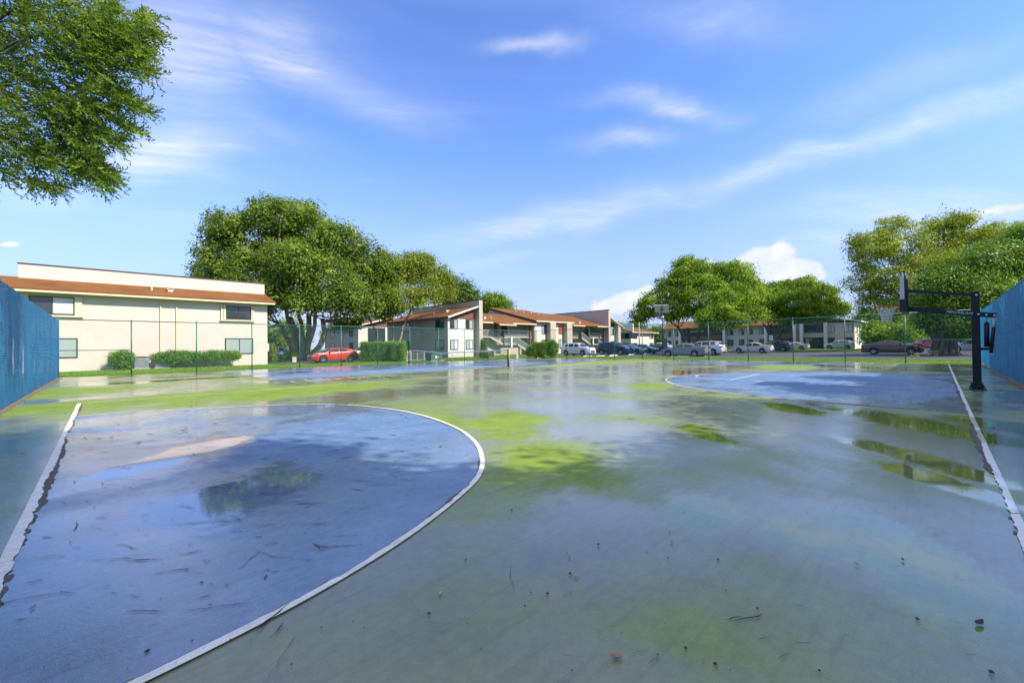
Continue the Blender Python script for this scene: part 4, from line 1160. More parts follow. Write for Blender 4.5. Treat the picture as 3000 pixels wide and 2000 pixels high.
def car(label, kind, col, p, heading, rough=.28, metal=.25, plate=True, chrome=False):
    """heading = direction the nose points, radians from +x. p = ground point under the car's middle"""
    c = PROF[kind]; L, Wd, H = c['L'], c['W'], c['H']
    r_ = thing('parked_car', label, 'car', (p[0], p[1], p[2] if len(p) > 2 else 0), heading, 'cars parked around the courts')
    body_m = mat('car_paint', col, rough, metal, var=.03, spec=.5, coat=.8)
    tx, tz = zip(*c['top']); bxs, bzs = zip(*c['belt'])
    ft, rt = c['fo'] / L, (c['fo'] + c['wb']) / L
    wr = c['wr']; ra = wr * 1.14; sill = .20 * H / 1.5

    def TOP(s): return np.interp(s, tx, tz) * H
    def BELT(s): return min(np.interp(s, bxs, bzs) * H, TOP(s) - .004)
    def HW(s):
        e = 1 - .20 * max(0, (.10 - s) / .10) ** 1.8 - .14 * max(0, (s - .90) / .10) ** 2.0
        return Wd / 2 * e
    def ZB(s):
        z = sill + .10 * max(0, (.04 - s) / .04) + .12 * max(0, (s - .96) / .04)
        for a in (ft, rt):
            d = (s - a) * L
            if abs(d) < ra: z = max(z, wr + math.sqrt(max(0, ra * ra - d * d)))
        return min(z, BELT(s) - .08)
    def SEC(s):
        hw, zb, zbelt, zt = HW(s), ZB(s), BELT(s), TOP(s)
        cab = zt - zbelt; k_ = min(1, cab / .42)
        hr = hw * (.965 - .235 * k_)
        zmid = max(zb + .05, .56 * zbelt)
        return [(0, zb), (hw * .93, zb), (hw * .985, zb + .05), (hw, max(zmid, zb + .06)), (hw * .985, max(zbelt - .05, zb + .065)), (hw * .962, zbelt), (hr, zt - .055 * k_ - .012), (hr * .86, zt - .012 * k_ - .002), (0, zt)]
    def XS(s): return L / 2 - s * L
    ss = sorted(set(list(np.linspace(0, 1, 70)) + [a + d / L for a in (ft, rt) for d in np.linspace(-ra, ra, 15)] + list(tx)))
    V = []; Fc = []
    for s in ss:
        sec = SEC(s); row = [(XS(s), y, z) for y, z in sec] + [(XS(s), -y, z) for y, z in reversed(sec[1:-1])]
        V += row
    k = 16
    for i in range(len(ss) - 1):
        for j in range(k):
            Fc.append((i * k + j, i * k + (j + 1) % k, (i + 1) * k + (j + 1) % k, (i + 1) * k + j))
    mb = MB().add(V, Fc + [tuple(reversed(range(k))), tuple((len(ss) - 1) * k + j for j in range(k))])
    body = mb.build('body', body_m, r_, True)
    try:
        body.data.set_sharp_from_angle(angle=math.radians(38))
    except Exception:
        pass
    MB().box(XS(.93), XS(.07), -Wd * .36, Wd * .36, sill * .9, .5 * H).build('underbody', TRIM, r_)
    MB().box(XS(rt) + ra * .98, XS(ft) - ra * .98, -Wd / 2 - .006, Wd / 2 + .006, sill - .03, sill + .07).build('rocker_panel', TRIM, r_)
    def side_pt(s, t, sg, off):
        sec = SEC(s); a, b = sec[5], sec[6]
        y = a[0] + (b[0] - a[0]) * t + off; z = a[1] + (b[1] - a[1]) * t + off * .35
        return (XS(s), sg * y, z)
    for sg in (-1, 1):
        for a, b in c['win']:
            Vw = []; Fw = []; m = 8
            for i in range(m + 1):
                s = a + (b - a) * i / m
                Vw += [side_pt(s, .10, sg, .010), side_pt(s, .50, sg, .012), side_pt(s, .90, sg, .010)]
            for i in range(m):
                for j in range(2):
                    q_ = (3 * i + j, 3 * i + j + 1, 3 * i + 4 + j, 3 * i + 3 + j)
                    Fw.append(q_ if sg > 0 else tuple(reversed(q_)))
            MB().add(Vw, Fw).build('side_window', CGLASS, r_, True)
        a = c['win'][0][0]
        q_ = side_pt(a + .02, .12, sg, .02)
        MB().box(q_[0] - .06, q_[0] + .07, min(q_[1], q_[1] + sg * .2), max(q_[1], q_[1] + sg * .2), q_[2] - .01, q_[2] + .12).build('wing_mirror', body_m, r_)
        for s in [w_[1] - .03 for w_ in c['win'][:2]]:
            hw = HW(s); z = BELT(s) - .10
            MB().box(XS(s) - .09, XS(s) + .09, min(sg * (hw * .985), sg * (hw * .985 + .03)), max(sg * (hw * .985), sg * (hw * .985 + .03)), z - .015, z + .015).build('door_handle', CHROME if chrome else body_m, r_)
    for nm, (a, b) in (('windscreen_glass', c['cowl']), ('rear_glass', c['rear'])):
        Vw = []; Fw = []; m = 6
        for i in range(m + 1):
            s = a + (b - a) * (.05 + .9 * i / m); sec = SEC(s); hr, zz = sec[6]; ht, zt = sec[7]
            x_ = XS(s) + (.012 if nm[0] == 'w' else -.012)
            for y, z in ((-hr * .93, zz + .006), (-ht * .9, zt), (0, sec[8][1]), (ht * .9, zt), (hr * .93, zz + .006)): Vw.append((x_, y, z + .012))
        for i in range(m):
            for j in range(4): Fw.append((5 * i + j, 5 * i + j + 1, 5 * i + 6 + j, 5 * i + 5 + j))
        MB().add(Vw, Fw).build(nm, CGLASS, r_, True)
    ty, rm, dk = wheel_mesh(wr, False)
    for s in (ft, rt):
        for sg in (-1, 1):
            w_ = inst('wheel', ty, r_, (XS(s), sg * (Wd / 2 - .115), wr), 0 if sg < 0 else PI)
            inst('rim', rm, w_); inst('brake_disc', dk, w_)
    zl = c['top'][1][1] * H
    for sg in (-1, 1):
        MB().prism([(XS(.004), sg * HW(.004) * .48, zl - .05), (XS(.004) + .012, sg * HW(.004) * .93, zl - .03), (XS(.06), sg * (HW(.06) + .006), zl + .075), (XS(.055), sg * HW(.05) * .55, zl + .085)], (.015, 0, -.07)).build('headlight', LAMP, r_)
        zt_ = np.interp(.97, bxs, bzs) * H - .07
        MB().box(XS(.998), XS(.955), min(sg * HW(.985) * .55, sg * (HW(.965) + .012)), max(sg * HW(.985) * .55, sg * (HW(.965) + .012)), zt_ - .09, zt_ + .06).build('tail_light', TAIL, r_)
    MB().box(XS(.012), XS(0) + .012, -HW(.01) * .55, HW(.01) * .55, .24 * H, .245 * H + .22).build('grille', TRIM, r_)
    MB().box(XS(1) - .012, XS(.985), -HW(.99) * .75, HW(.99) * .75, .17 * H, .17 * H + .18).build('rear_bumper', TRIM, r_)
    if plate: MB().box(XS(1) - .02, XS(1) - .0, -.16, .16, .45 * H, .45 * H + .11).build('number_plate', PLATE, r_)
    return r_


N_, S_, E_, W_ = PI / 2, -PI / 2, 0.0, PI
car('bright red hatchback parked sideways beside the big multi-stemmed tree', 'hatch', (.50, .03, .012), at(976, 41.0), W_, chrome=False)
car('tan minivan half hidden between the red hatchback and the clipped box hedge', 'van', (.36, .31, .24), at(1085, 49), W_)
car('silver crossover behind the corner of the cream building, spiky plant in front', 'suv', (.48, .50, .52), at(808, 53), E_ + .2)
car('white crossover with black wheel arches, nose towards the chain-link fence', 'suv', (.72, .73, .73), at(1693, 55), S_)
car('dark blue large sport utility car beside the white crossover', 'bigsuv', (.012, .03, .09), at(1800, 58), S_)
car('pale blue sedan mostly hidden behind the dark blue sport utility car', 'sedan', (.32, .45, .60), at(1848, 63), S_ + .05)
car('dark grey sedan with bright headlight beside the thin lamp post', 'sedan', (.06, .06, .065), at(1882, 64), S_)
car('black sedan behind the solar-powered pole', 'sedan', (.018, .02, .026), at(1935, 66), S_)
car('white pickup-sized van far behind the black sedan', 'van', (.70, .72, .72), at(1945, 92), E_)
car('silver fastback sedan with dark wheels parked along the fence', 'sedan', (.17, .195, .22), at(2006, 43.8), N_)
car('white sport utility car behind the silver fastback sedan, tail showing', 'suv', (.66, .67, .68), at(2062, 50), N_)
car('pearl white sedan parked in front of the slanting tree trunk', 'sedan', (.70, .69, .66), at(2204, 56), N_)
car('dark sport utility car with red tail lamp between two white sedans', 'suv', (.03, .033, .042), at(2268, 65), N_)
car('small white sedan below the spreading tree in front of the beige block', 'sedan', (.66, .67, .69), at(2325, 77), N_)
car('silver compact sport utility car by the white end wall of the beige block', 'suv', (.50, .54, .58), at(2458, 80), N_)
car('dark maroon sedan parked beyond the hoop near the ficus trunk', 'sedan', (.10, .010, .014), at(2612, 43), S_)
car('red car seen tail-on behind the ficus trunk', 'suv', (.30, .03, .03), at(2715, 62), N_ + .5)
car('black sedan in the shade right of the ficus trunk', 'sedan', (.02, .02, .022), at(2800, 55), N_ + .4)
car('grey sedan in the shade behind the black hoop pole', 'sedan', (.28, .29, .31), at(2842, 47), N_ + .3)


# ------------------------------------------------------------------ plants
def leaf_quads(C, Nrm, size, asp, rng):
    """rhombic leaves at points C with normals Nrm"""
    m = len(C)
    Nrm = Nrm / (np.linalg.norm(Nrm, axis=1)[:, None] + 1e-9)
    t = rng.normal(size=(m, 3)); t -= Nrm * np.sum(t * Nrm, 1)[:, None]; t /= np.linalg.norm(t, axis=1)[:, None] + 1e-9
    b = np.cross(Nrm, t)
    s = (size * rng.uniform(.65, 1.35, m))[:, None]
    V = np.stack([C - t * s * .5, C + b * s * asp * .5 + t * s * .08, C + t * s * .5 - Nrm * s * .12, C - b * s * asp * .5 + t * s * .08], 1).reshape(-1, 3)
    Fq = np.arange(4 * m).reshape(m, 4)
    return V, Fq


def crown_mesh(lobes, leaf, clumps, per, cr, rng, asp=.55, shell=.5, droop=0.0, flatten=.75):
    """lobes: (x,y,z,rx,ry,rz). returns verts, faces, tint"""
    vol = np.array([(l[3] * l[4] * l[5]) ** (2 / 3) for l in lobes]); cnt = np.maximum(3, (clumps * vol / vol.sum()).astype(int))
    Cs = []; On = []
    Lb = np.array(lobes)
    for l, k in zip(lobes, cnt):
        d = rng.normal(size=(k, 3)); d /= np.linalg.norm(d, axis=1)[:, None]
        rad = shell + (1.06 - shell) * rng.random(k) ** .55
        rad *= 1 + .16 * np.sin(d[:, 0] * 7 + l[0]) * np.sin(d[:, 1] * 6 + l[1]) + .10 * np.sin(d[:, 2] * 9 + l[2])
        c = np.array(l[:3]) + d * rad[:, None] * np.array(l[3:])
        Cs.append(c); On.append(d)
    Cs = np.concatenate(Cs); On = np.concatenate(On)
    m = len(Cs)
    tint = np.clip(rng.normal(.45, .26, m), 0, 1)
    k = rng.poisson(per, m) + 2
    idx = np.repeat(np.arange(m), k)
    jit = np.clip(rng.normal(size=(len(idx), 3)), -1.9, 1.9) * cr * np.array([1, 1, flatten]) * rng.uniform(.6, 1.3, m)[idx][:, None]
    jit[:, 2] -= droop * np.hypot(jit[:, 0], jit[:, 1])
    P = Cs[idx] + jit
    Nn = rng.normal(size=P.shape) * .42 + np.array([0, 0, .45]) + On[idx] * .35 + jit / (np.linalg.norm(jit, axis=1)[:, None] + 1e-6) * .8
    V, Fq = leaf_quads(P, Nn, leaf, asp, rng)
    tv = np.clip(tint[idx] + rng.normal(0, .13, len(idx)), 0, 1)
    return V, Fq, np.repeat(tv, 4), Cs


def limb_path(a, b, rng, bend=.12, m=6):
    a = np.array(a, float); b = np.array(b, float); L = np.linalg.norm(b - a)
    o_ = rng.normal(size=3) * bend * L; t = np.linspace(0, 1, m)
    w = rng.normal(size=(m, 3)) * .018 * L
    return [a + (b - a) * q + o_ * math.sin(PI * q) * (1 if True else 0) + w[i] * math.sin(PI * q) for i, q in enumerate(t)]


def tree(name, label, base, stems, lobes, lm, leaf, clumps, per, cr, seed, bark='bark', r0=.3, fork=2.0, group='trees around the courts', asp=.55, shell=.5, droop=0.0, twigs=3, flatten=.75, flare=1.4):
    """stems: list of (offset xy at ground, fork point or None). limbs run from the fork to each lobe"""
    rng = np.random.default_rng(seed); base = np.array(base, float)
    r_ = thing(name, label, 'tree', base, 0, group)
    full = [(*l[:3], l[3] * .86, l[4] * .86, l[5] * .86) for l in lobes]
    for l in lobes:
        for _ in range(6):
            d = rng.normal(size=3); d[2] = d[2] * .8 + .25; d /= np.linalg.norm(d)
            c = np.array(l[:3]) + d * np.array(l[3:]) * rng.uniform(.66, .88); k = rng.uniform(.24, .38)
            full.append((*c, l[3] * k, l[4] * k, l[5] * k))
    V, Fq, tt, Cs = crown_mesh(full, leaf, clumps, per, cr, rng, asp, shell, droop, flatten)
    tk = MB()
    forks = []
    for (ox, oy), fk, rr in stems:
        b0 = base + np.array([ox, oy, -.05]); fk = np.array(fk, float)
        pth = limb_path(b0, fk, rng, .05, 7)
        rad = [rr * (flare if i == 0 else 1.12 if i == 1 else 1.0) * (1 - .32 * i / 6) for i in range(7)]
        tk.tube(pth, rad, 10); forks.append((fk, rr * .68))
    for l in lobes:
        c = np.array(l[:3]); fk, fr = min(forks, key=lambda q: np.linalg.norm(q[0] - c))
        tgt = c - np.array([0, 0, l[5] * .25])
        pth = limb_path(fk - np.array([0, 0, .15]), tgt, rng, .10, 7)
        fr2 = fr * rng.uniform(.5, .72)
        tk.tube(pth, [fr2 * (1 - .72 * i / 6) for i in range(7)], 7)
        for _ in range(twigs):
            j = rng.integers(2, 6); d = rng.normal(size=3); d[2] = abs(d[2]) * .7; d /= np.linalg.norm(d)
            e = c + d * np.array(l[3:]) * rng.uniform(.6, .95)
            r3 = fr2 * (1 - .72 * j / 6) * .6
            p3 = limb_path(pth[j], e, rng, .12, 5)
            tk.tube(p3, [r3 * (1 - .8 * i / 4) + .008 for i in range(5)], 5)
    tk.build('trunk', M[bark], r_, True, world=True)
    np_mesh('crown', V, Fq, M[lm], r_, False, tt, world=True)
    return r_


def px_lobes(Z, lst, seed=0, dep=.8):
    """lobes given where they show in the photo (column, row, half-width, half-height, extra depth) at the tree's own distance"""
    o_ = []
    for q in lst:
        u, v, ru, rv = q[:4]; dz = q[4] if len(q) > 4 else 0
        c = onZ(u, v, Z + dz); k = (Z + dz) / FPX
        o_.append((c[0], c[1], c[2], ru * k, ru * k * dep, rv * k))
    return o_


# great multi-stemmed tree beyond the left court
Z = 50.0; b = at(885, Z)
L1 = px_lobes(Z, [(700, 690, 95, 85, 0), (640, 745, 60, 55, -1), (820, 650, 100, 75, 1), (900, 665, 80, 75, 0), (1000, 730, 90, 75, 0), (1080, 770, 70, 70, 1), (1120, 810, 60, 70, 2),
                 (760, 790, 95, 75, -3), (860, 770, 110, 75, -4), (960, 820, 100, 75, -4), (1040, 870, 80, 65, -3), (680, 820, 60, 55, 1), (740, 870, 60, 40, 2), (860, 860, 90, 40, -4),
                 (820, 730, 90, 80, 5), (960, 760, 90, 80, 6), (650, 690, 55, 45, 0), (870, 625, 70, 40, 1), (770, 890, 40, 40, 3), (640, 800, 45, 40, 2), (1130, 790, 45, 50, 3), (720, 950, 45, 30, 5), (1010, 940, 50, 30, 5), (790, 865, 80, 42, -5), (890, 885, 80, 34, -5), (985, 880, 65, 42, -5)])
fk = [onZ(850, 930, Z), onZ(905, 920, Z), onZ(945, 935, Z - 1), onZ(880, 960, Z - .5), onZ(822, 950, Z)]
tree('ficus_tree', 'huge spreading tree with many grey stems towering behind the red hatchback', b, [((-.5, .4), fk[0], .42), ((.2, 0), fk[1], .40), ((.5, -.4), fk[2], .36), ((0, -.2), fk[3], .45), ((-.2, .1), fk[4], .30), ((.3, .3), onZ(870, 900, Z + .6), .3), ((.1, -.4), onZ(925, 900, Z - .8), .28), ((-.3, -.2), onZ(838, 905, Z - .6), .28)],
     L1, 'leaf_ficus', .30, 2900, 36, .50, 101, r0=.5, shell=.55, twigs=6)
# leaning companion left of it, behind the cream building
Z = 62.0
tree('shade_tree', 'yellow-green tree crown showing over the right end of the cream building', at(700, Z), [((0, 0), onZ(690, 930, Z), .3)],
     px_lobes(Z, [(620, 800, 55, 42), (665, 830, 50, 40), (585, 820, 30, 30), (720, 880, 60, 40), (745, 940, 40, 30)]), 'leaf_olive', .30, 650, 30, .55, 102)
# tree leaning over the shaded block
Z = 54.0
tree('leaning_tree', 'slender-stemmed olive-green tree behind the clipped box hedge', at(1148, Z), [((-.3, 0), onZ(1075, 915, Z), .16), ((.2, .1), onZ(1150, 945, Z), .17), ((.4, -.3), onZ(1215, 890, Z), .16)],
     px_lobes(Z, [(1150, 800, 70, 60, 0), (1195, 790, 65, 45, 2), (1255, 790, 60, 42, 3), (1225, 770, 40, 28, 2), (1100, 860, 55, 50, -1), (1180, 870, 70, 50, -2), (1250, 850, 60, 45, 1), (1300, 840, 40, 40, 4), (1130, 910, 45, 28, -1), (1060, 900, 40, 35, 0)]),
     'leaf_olive', .26, 1250, 30, .48, 103, twigs=4)
Z = 84.0
tree('round_tree', 'dark green tree crown rising behind the brown roof of the apartment row', at(1345, Z), [((0, 0), onZ(1345, 930, Z), .3)],
     px_lobes(Z, [(1330, 840, 40, 35), (1365, 860, 40, 35), (1300, 860, 40, 40), (1345, 890, 50, 30)]), 'leaf_deep', .36, 620, 26, .65, 104)
tree('round_tree', 'round bright green tree crown behind the tall tan party wall', at(1445, 92), [((0, 0), onZ(1445, 930, 92), .3)],
     px_lobes(92, [(1440, 880, 35, 26), (1465, 890, 32, 28), (1415, 895, 28, 25), (1490, 900, 22, 18), (1450, 905, 45, 25)]), 'leaf_bright', .36, 520, 26, .6, 105)
# car park trees
Z = 58.0
tree('shade_tree', 'wide leafy tree with twin dark trunks behind the silver fastback sedan', at(2022, Z), [((-.2, 0), onZ(2015, 960, Z), .28), ((.5, -.2), onZ(2050, 955, Z), .24), ((-.5, .4), onZ(1985, 955, Z), .2)],
     px_lobes(Z, [(2070, 800, 60, 45, 0), (2010, 800, 60, 45, 1), (2140, 805, 60, 42, 0), (1960, 850, 65, 50, 1), (1905, 890, 45, 38, 0), (2060, 860, 80, 55, -3), (2150, 870, 70, 50, -2), (2200, 850, 45, 45, 1), (1980, 910, 60, 35, -2),
                  (2110, 920, 70, 38, -3), (1880, 920, 30, 22, 0), (2185, 800, 35, 30, 2), (2030, 780, 35, 30, 2), (2200, 915, 45, 30, 1)]),
     'leaf_bright', .26, 2000, 32, .48, 106, 'bark_dark', droop=.35, flatten=.5)
Z = 49.5
tree('young_tree', 'thin slanting tree right behind the silver fastback sedan tail', at(2096, Z), [((0, 0), onZ(2080, 970, Z), .15)],
     px_lobes(Z, [(2070, 930, 40, 26, 0), (2110, 905, 45, 30, 0), (2150, 930, 40, 22, 0), (2120, 870, 40, 28, 1)]), 'leaf_bright', .24, 420, 28, .42, 107, 'bark_dark', droop=.35, flatten=.5)
Z = 70.0
tree('shade_tree', 'flat-topped leafy tree spreading over the small white sedan', at(2264, Z), [((-.3, 0), onZ(2245, 960, Z), .32), ((.5, .2), onZ(2300, 955, Z), .30)],
     px_lobes(Z, [(2340, 840, 70, 32, 0), (2270, 850, 65, 32, 0), (2400, 865, 60, 38, 0), (2320, 885, 80, 38, -3), (2430, 905, 45, 32, -1), (2240, 880, 50, 32, -2), (2380, 915, 60, 30, -3), (2290, 920, 60, 26, -2), (2465, 900, 25, 25, 0), (2215, 850, 30, 30, 2)]),
     'leaf_bright', .29, 1500, 32, .52, 108, 'bark_dark', droop=.4, flatten=.45)
# tall yellowing tree and dense ficus on the right
Z = 58.0
tree('tall_tree', 'tall airy yellow-green tree behind the basketball board', at(2760, Z), [((0, 0), onZ(2770, 900, Z), .45), ((.6, .3), onZ(2690, 905, Z), .3)],
     px_lobes(Z, [(2560, 740, 75, 70, 0), (2640, 710, 85, 75, 1), (2760, 680, 85, 65, 2), (2800, 650, 50, 30, 1), (2850, 720, 90, 70, 2), (2940, 700, 80, 50, 3), (3020, 690, 70, 60, 3), (2530, 820, 60, 60, 0), (2600, 830, 80, 60, -1), (2700, 790, 90, 70, -1),
                  (2560, 890, 60, 35, 0), (2640, 890, 60, 40, 1), (2780, 760, 80, 60, 0), (2900, 780, 90, 60, 3), (2520, 700, 40, 30, 0), (2610, 660, 45, 25, 1), (3100, 700, 60, 60, 3)]),
     'leaf_yellow', .24, 3000, 28, .50, 109, 'bark_dark', shell=.35, twigs=5, flatten=.6)
Z = 37.5; b = at(2768, Z)
flut = []
for k in range(14):
    a = 2 * PI * k / 14; flut.append(((1.05 * math.cos(a), .85 * math.sin(a)), b + np.array([.45 * math.cos(a + .3), .4 * math.sin(a + .3), 2.3]), .16))
tree('ficus_tree', 'dense dark ficus with a fat root-ribbed trunk on bright grass', b, flut + [((0, 0), b + np.array([0, 0, 2.6]), .75)],
     px_lobes(Z, [(2760, 860, 90, 65, 0), (2840, 800, 95, 75, 0), (2920, 770, 95, 75, 1), (2990, 720, 80, 60, 2), (2780, 930, 85, 55, 0), (2860, 890, 95, 80, -1.5), (2940, 870, 90, 80, 0), (3030, 800, 90, 90, 1), (2850, 960, 80, 40, 0), (2740, 905, 55, 50, 2), (3060, 720, 80, 60, 3)]),
     'leaf_hedge', .19, 3600, 30, .40, 110, 'bark_dark', shell=.6, twigs=2, flare=1.5)


# overhanging near tree, top left
def near_tree():
    rng = np.random.default_rng(55); Z = 9.0
    base = at(-420, 9.5)
    r_ = thing('overhanging_tree', 'leafy branches hanging in over the left-hand screened fence', 'tree', base, 0, 'trees around the courts')
    lst = [(40, 60, 150, 100, .3), (170, 90, 90, 80, 0), (50, 220, 150, 100, .1), (190, 230, 80, 70, .3), (60, 370, 150, 85, -.2), (180, 340, 80, 60, 0), (70, 440, 115, 50, 0), (-120, 300, 180, 260, .4), (-100, 60, 170, 140, .4), (150, -40, 130, 80, .2)]
    lobes = px_lobes(Z, lst)
    tw = []
    for l in lobes:
        k = int(250 * (l[3] * l[5]) ** .85) + 25
        d = rng.normal(size=(k, 3)); d /= np.linalg.norm(d, axis=1)[:, None]; rad = rng.random(k) ** .45
        tw.append(np.c_[np.array(l[:3]) + d * rad[:, None] * np.array(l[3:]), d])
    sprays = [((150, 70), (330, 90), (455, 55), 26), ((180, 130), (360, 125), (470, 95), 30), ((220, 180), (360, 190), (455, 215), 20), ((230, 100), (300, 40), (340, 10), 26), ((200, 250), (320, 270), (440, 325), 17),
              ((240, 310), (350, 350), (405, 385), 15), ((170, 370), (290, 385), (365, 425), 22), ((60, 450), (200, 490), (350, 515), 26), ((0, 500), (90, 535), (190, 545), 15), ((130, 430), (240, 480), (320, 540), 24),
              ((250, 150), (390, 150), (440, 150), 20), ((280, 220), (340, 250), (390, 300), 18), ((210, 400), (260, 430), (280, 470), 22), ((300, 110), (400, 120), (420, 180), 18), ((150, 300), (270, 320), (345, 300), 20)]
    limbs = []
    for p0, p1, p2, w in sprays:
        pts = smooth_path([p0, p1, p2], 4.0); limbs.append([onZ(q[0], q[1], Z + .1) for q in pts[::12]] + [onZ(*pts[-1], Z + .1)])
        w *= .8; t = rng.random(int(w * 9)) ** .8; q = pts[(t * (len(pts) - 1)).astype(int)] + rng.normal(size=(len(t), 2)) * w * (1.05 - .65 * t)[:, None]
        dz = rng.normal(0, .35, len(t))
        P = np.array([onZ(a_, b_, Z + c_) for (a_, b_), c_ in zip(q - (18, 0), dz)])
        d = rng.normal(size=P.shape); d /= np.linalg.norm(d, axis=1)[:, None]; tw.append(np.c_[P, d])
    tw = np.concatenate(tw); m = len(tw)
    side = np.array([math.sin(HEAD), -math.cos(HEAD), 0])
    dirs = tw[:, 3:] * .55 + side[None] * .75 + np.array([0, 0, -.18]) + rng.normal(size=(m, 3)) * .38
    dirs /= np.linalg.norm(dirs, axis=1)[:, None]
    nl = 15; tt = np.clip(rng.normal(.45, .22, m), 0, 1)
    Vs = []; Ts = []
    for j in range(nl):
        t = j / (nl - 1); ln = .34
        p = tw[:, :3] + dirs * (t * ln)[..., None] if False else tw[:, :3] + dirs * (t * ln)
        p[:, 2] -= .04 * t * t
        sd_ = np.cross(dirs, rng.normal(size=(m, 3)) * .5 + np.array([0, 0, 1.0])); sd_ /= np.linalg.norm(sd_, axis=1)[:, None]
        ld = dirs * .75 + sd_ * (1 if j % 2 else -1) * .65 + rng.normal(size=(m, 3)) * .22; ld /= np.linalg.norm(ld, axis=1)[:, None]
        nn = np.cross(ld, sd_) + rng.normal(size=(m, 3)) * .4; nn /= np.linalg.norm(nn, axis=1)[:, None]
        wv = np.cross(nn, ld); wv /= np.linalg.norm(wv, axis=1)[:, None]
        s = rng.uniform(.075, .125, m)[:, None] * (1.0 - .25 * t)
        Vs.append(np.stack([p, p + ld * s * .45 + wv * s * .17, p + ld * s - nn * s * .12, p + ld * s * .45 - wv * s * .17], 1))
        Ts.append(np.repeat(np.clip(tt + rng.normal(0, .12, m), 0, 1)[:, None], 4, 1))
    V = np.concatenate(Vs).reshape(-1, 3); T = np.concatenate(Ts).ravel()
    np_mesh('crown', V, np.arange(len(V)).reshape(-1, 4), M['leaf_near'], r_, False, T, world=True)
    tk = MB(); fork = onZ(-300, 330, 9.4)
    tk.tube([base + (0, 0, -.05), base + (.05, .05, 1.2), (base + fork) / 2 + (.05, 0, .3), fork], [.30, .22, .19, .15], 12)
    for l in lobes:
        c = np.array(l[:3]); pth = limb_path(fork, c, rng, .05, 7)
        tk.tube(pth, [.055 * (1 - .85 * i / 6) + .006 for i in range(7)], 6)
        for _ in range(5):
            d = rng.normal(size=3); d /= np.linalg.norm(d); e = c + d * np.array(l[3:]) * .85
            tk.tube(limb_path(pth[rng.integers(3, 6)], e, rng, .12, 4), [.014, .010, .007, .004], 5)
    for pts in limbs: tk.tube(pts, [.02 * (1 - .75 * i / (len(pts) - 1)) + .004 for i in range(len(pts))], 5)
    tk.build('trunk', M['bark_dark'], r_, True, world=True)


near_tree()
# a tall tree outside the picture, behind the right-hand fence: its shade falls across the near court
tx_, ty_ = 4.2, -6.0
tree('shade_tree', 'tall narrow tree past the near end of the screened fence behind the hoop', (tx_, ty_, 0), [((0, 0), (tx_, ty_, 3.6), .24)],
     [(tx_ - .7, ty_ + .3, 7.6, 2.0, 1.9, 1.8), (tx_ + .8, ty_ - .2, 7.9, 1.8, 1.8, 1.6), (tx_, ty_, 9.8, 2.3, 2.1, 1.8), (tx_ - .3, ty_ + .2, 12.0, 1.9, 1.9, 1.7), (tx_ + .2, ty_, 13.8, 1.3, 1.3, 1.2)],
     'leaf_ficus', .24, 1300, 26, .42, 121)

for x, y, h, tx_ in ((12.6, -5.8, 7.9, 'first tree of the row standing behind the blue windscreen short of the hoop'), (17.6, -6.2, 8.0, 'tree behind the blue windscreen, level with the hoop'), (22.6, -6.6, 8.0, 'tree behind the blue windscreen, beyond the hoop'), (27.8, -7.4, 8.0, 'last tree of the row behind the blue windscreen')):
    tree('shade_tree', tx_, (x, y, 0), [((0, 0), (x, y, 3.4), .26)], [(x, y, h - 1.7, 2.2, 2.1, 1.6), (x - 1.5, y + .3, h - 3.6, 2.3, 2.1, 1.8), (x + 1.7, y - .2, h - 3.9, 2.3, 2.1, 1.8), (x + .1, y + .5, h - 5.2, 2.8, 2.1, 1.6)],
         'leaf_ficus', .30, 620, 26, .50, int(x * 10))

tree('shade_tree', 'low bushy tree before the row behind the blue windscreen', (8.1, -5.4, 0), [((0, 0), (8.1, -5.4, 2.6), .16)], [(8.1, -5.4, 4.9, 1.7, 1.6, 1.3), (6.9, -5.2, 4.4, 1.4, 1.3, 1.1), (9.4, -5.5, 4.6, 1.5, 1.4, 1.2), (8.3, -5.2, 5.9, 1.2, 1.2, .9), (6.3, -5.6, 6.2, 1.5, 1.5, 1.2), (6.0, -5.0, 4.6, 1.7, 1.6, 1.2), (7.2, -4.6, 3.6, 1.6, 1.4, 1.0)], 'leaf_ficus', .24, 760, 26, .38, 77)

# far trees closing the horizon
far = [(790, 80, 985, 55), (850, 78, 975, 60), (765, 66, 990, 40), (1010, 120, 960, 60), (1820, 190, 975, 40), (1865, 200, 968, 45), (1780, 200, 985, 40), (2540, 120, 950, 50), (2600, 110, 940, 60), (2660, 100, 955, 50), (2720, 105, 945, 60),
       (2500, 150, 970, 40), (2570, 75, 975, 42), (2640, 72, 985, 35), (2690, 80, 965, 45), (2800, 95, 940, 80), (2900, 100, 940, 90), (1640, 220, 985, 30), (1930, 140, 975, 45), (1700, 210, 990, 30), (2960, 90, 930, 100), (1040, 100, 985, 45)]
words = ['beside the great multi-stemmed tree', 'between the cream building and the great tree', 'in the shrubbery beside the cream building corner', 'behind the shaded block', 'beyond the distant white-fronted block', 'over the distant white-fronted block roof', 'far past the apartment row end', 'beyond the maroon sedan roof', 'behind the basketball net',
         'between the hoop and the ficus', 'behind the ficus trunk', 'at the white end wall of the beige block', 'with bright leaves over the maroon sedan', 'low and bright beyond the maroon sedan bonnet', 'beside the fence post by the maroon sedan', 'deep behind the ficus crown', 'behind the hoop pole', 'far past the middle roofs', 'dark, between the white-fronted block and the beige block', 'far behind the tall party wall', 'beyond the right-hand screened fence', 'in front of the shaded block']
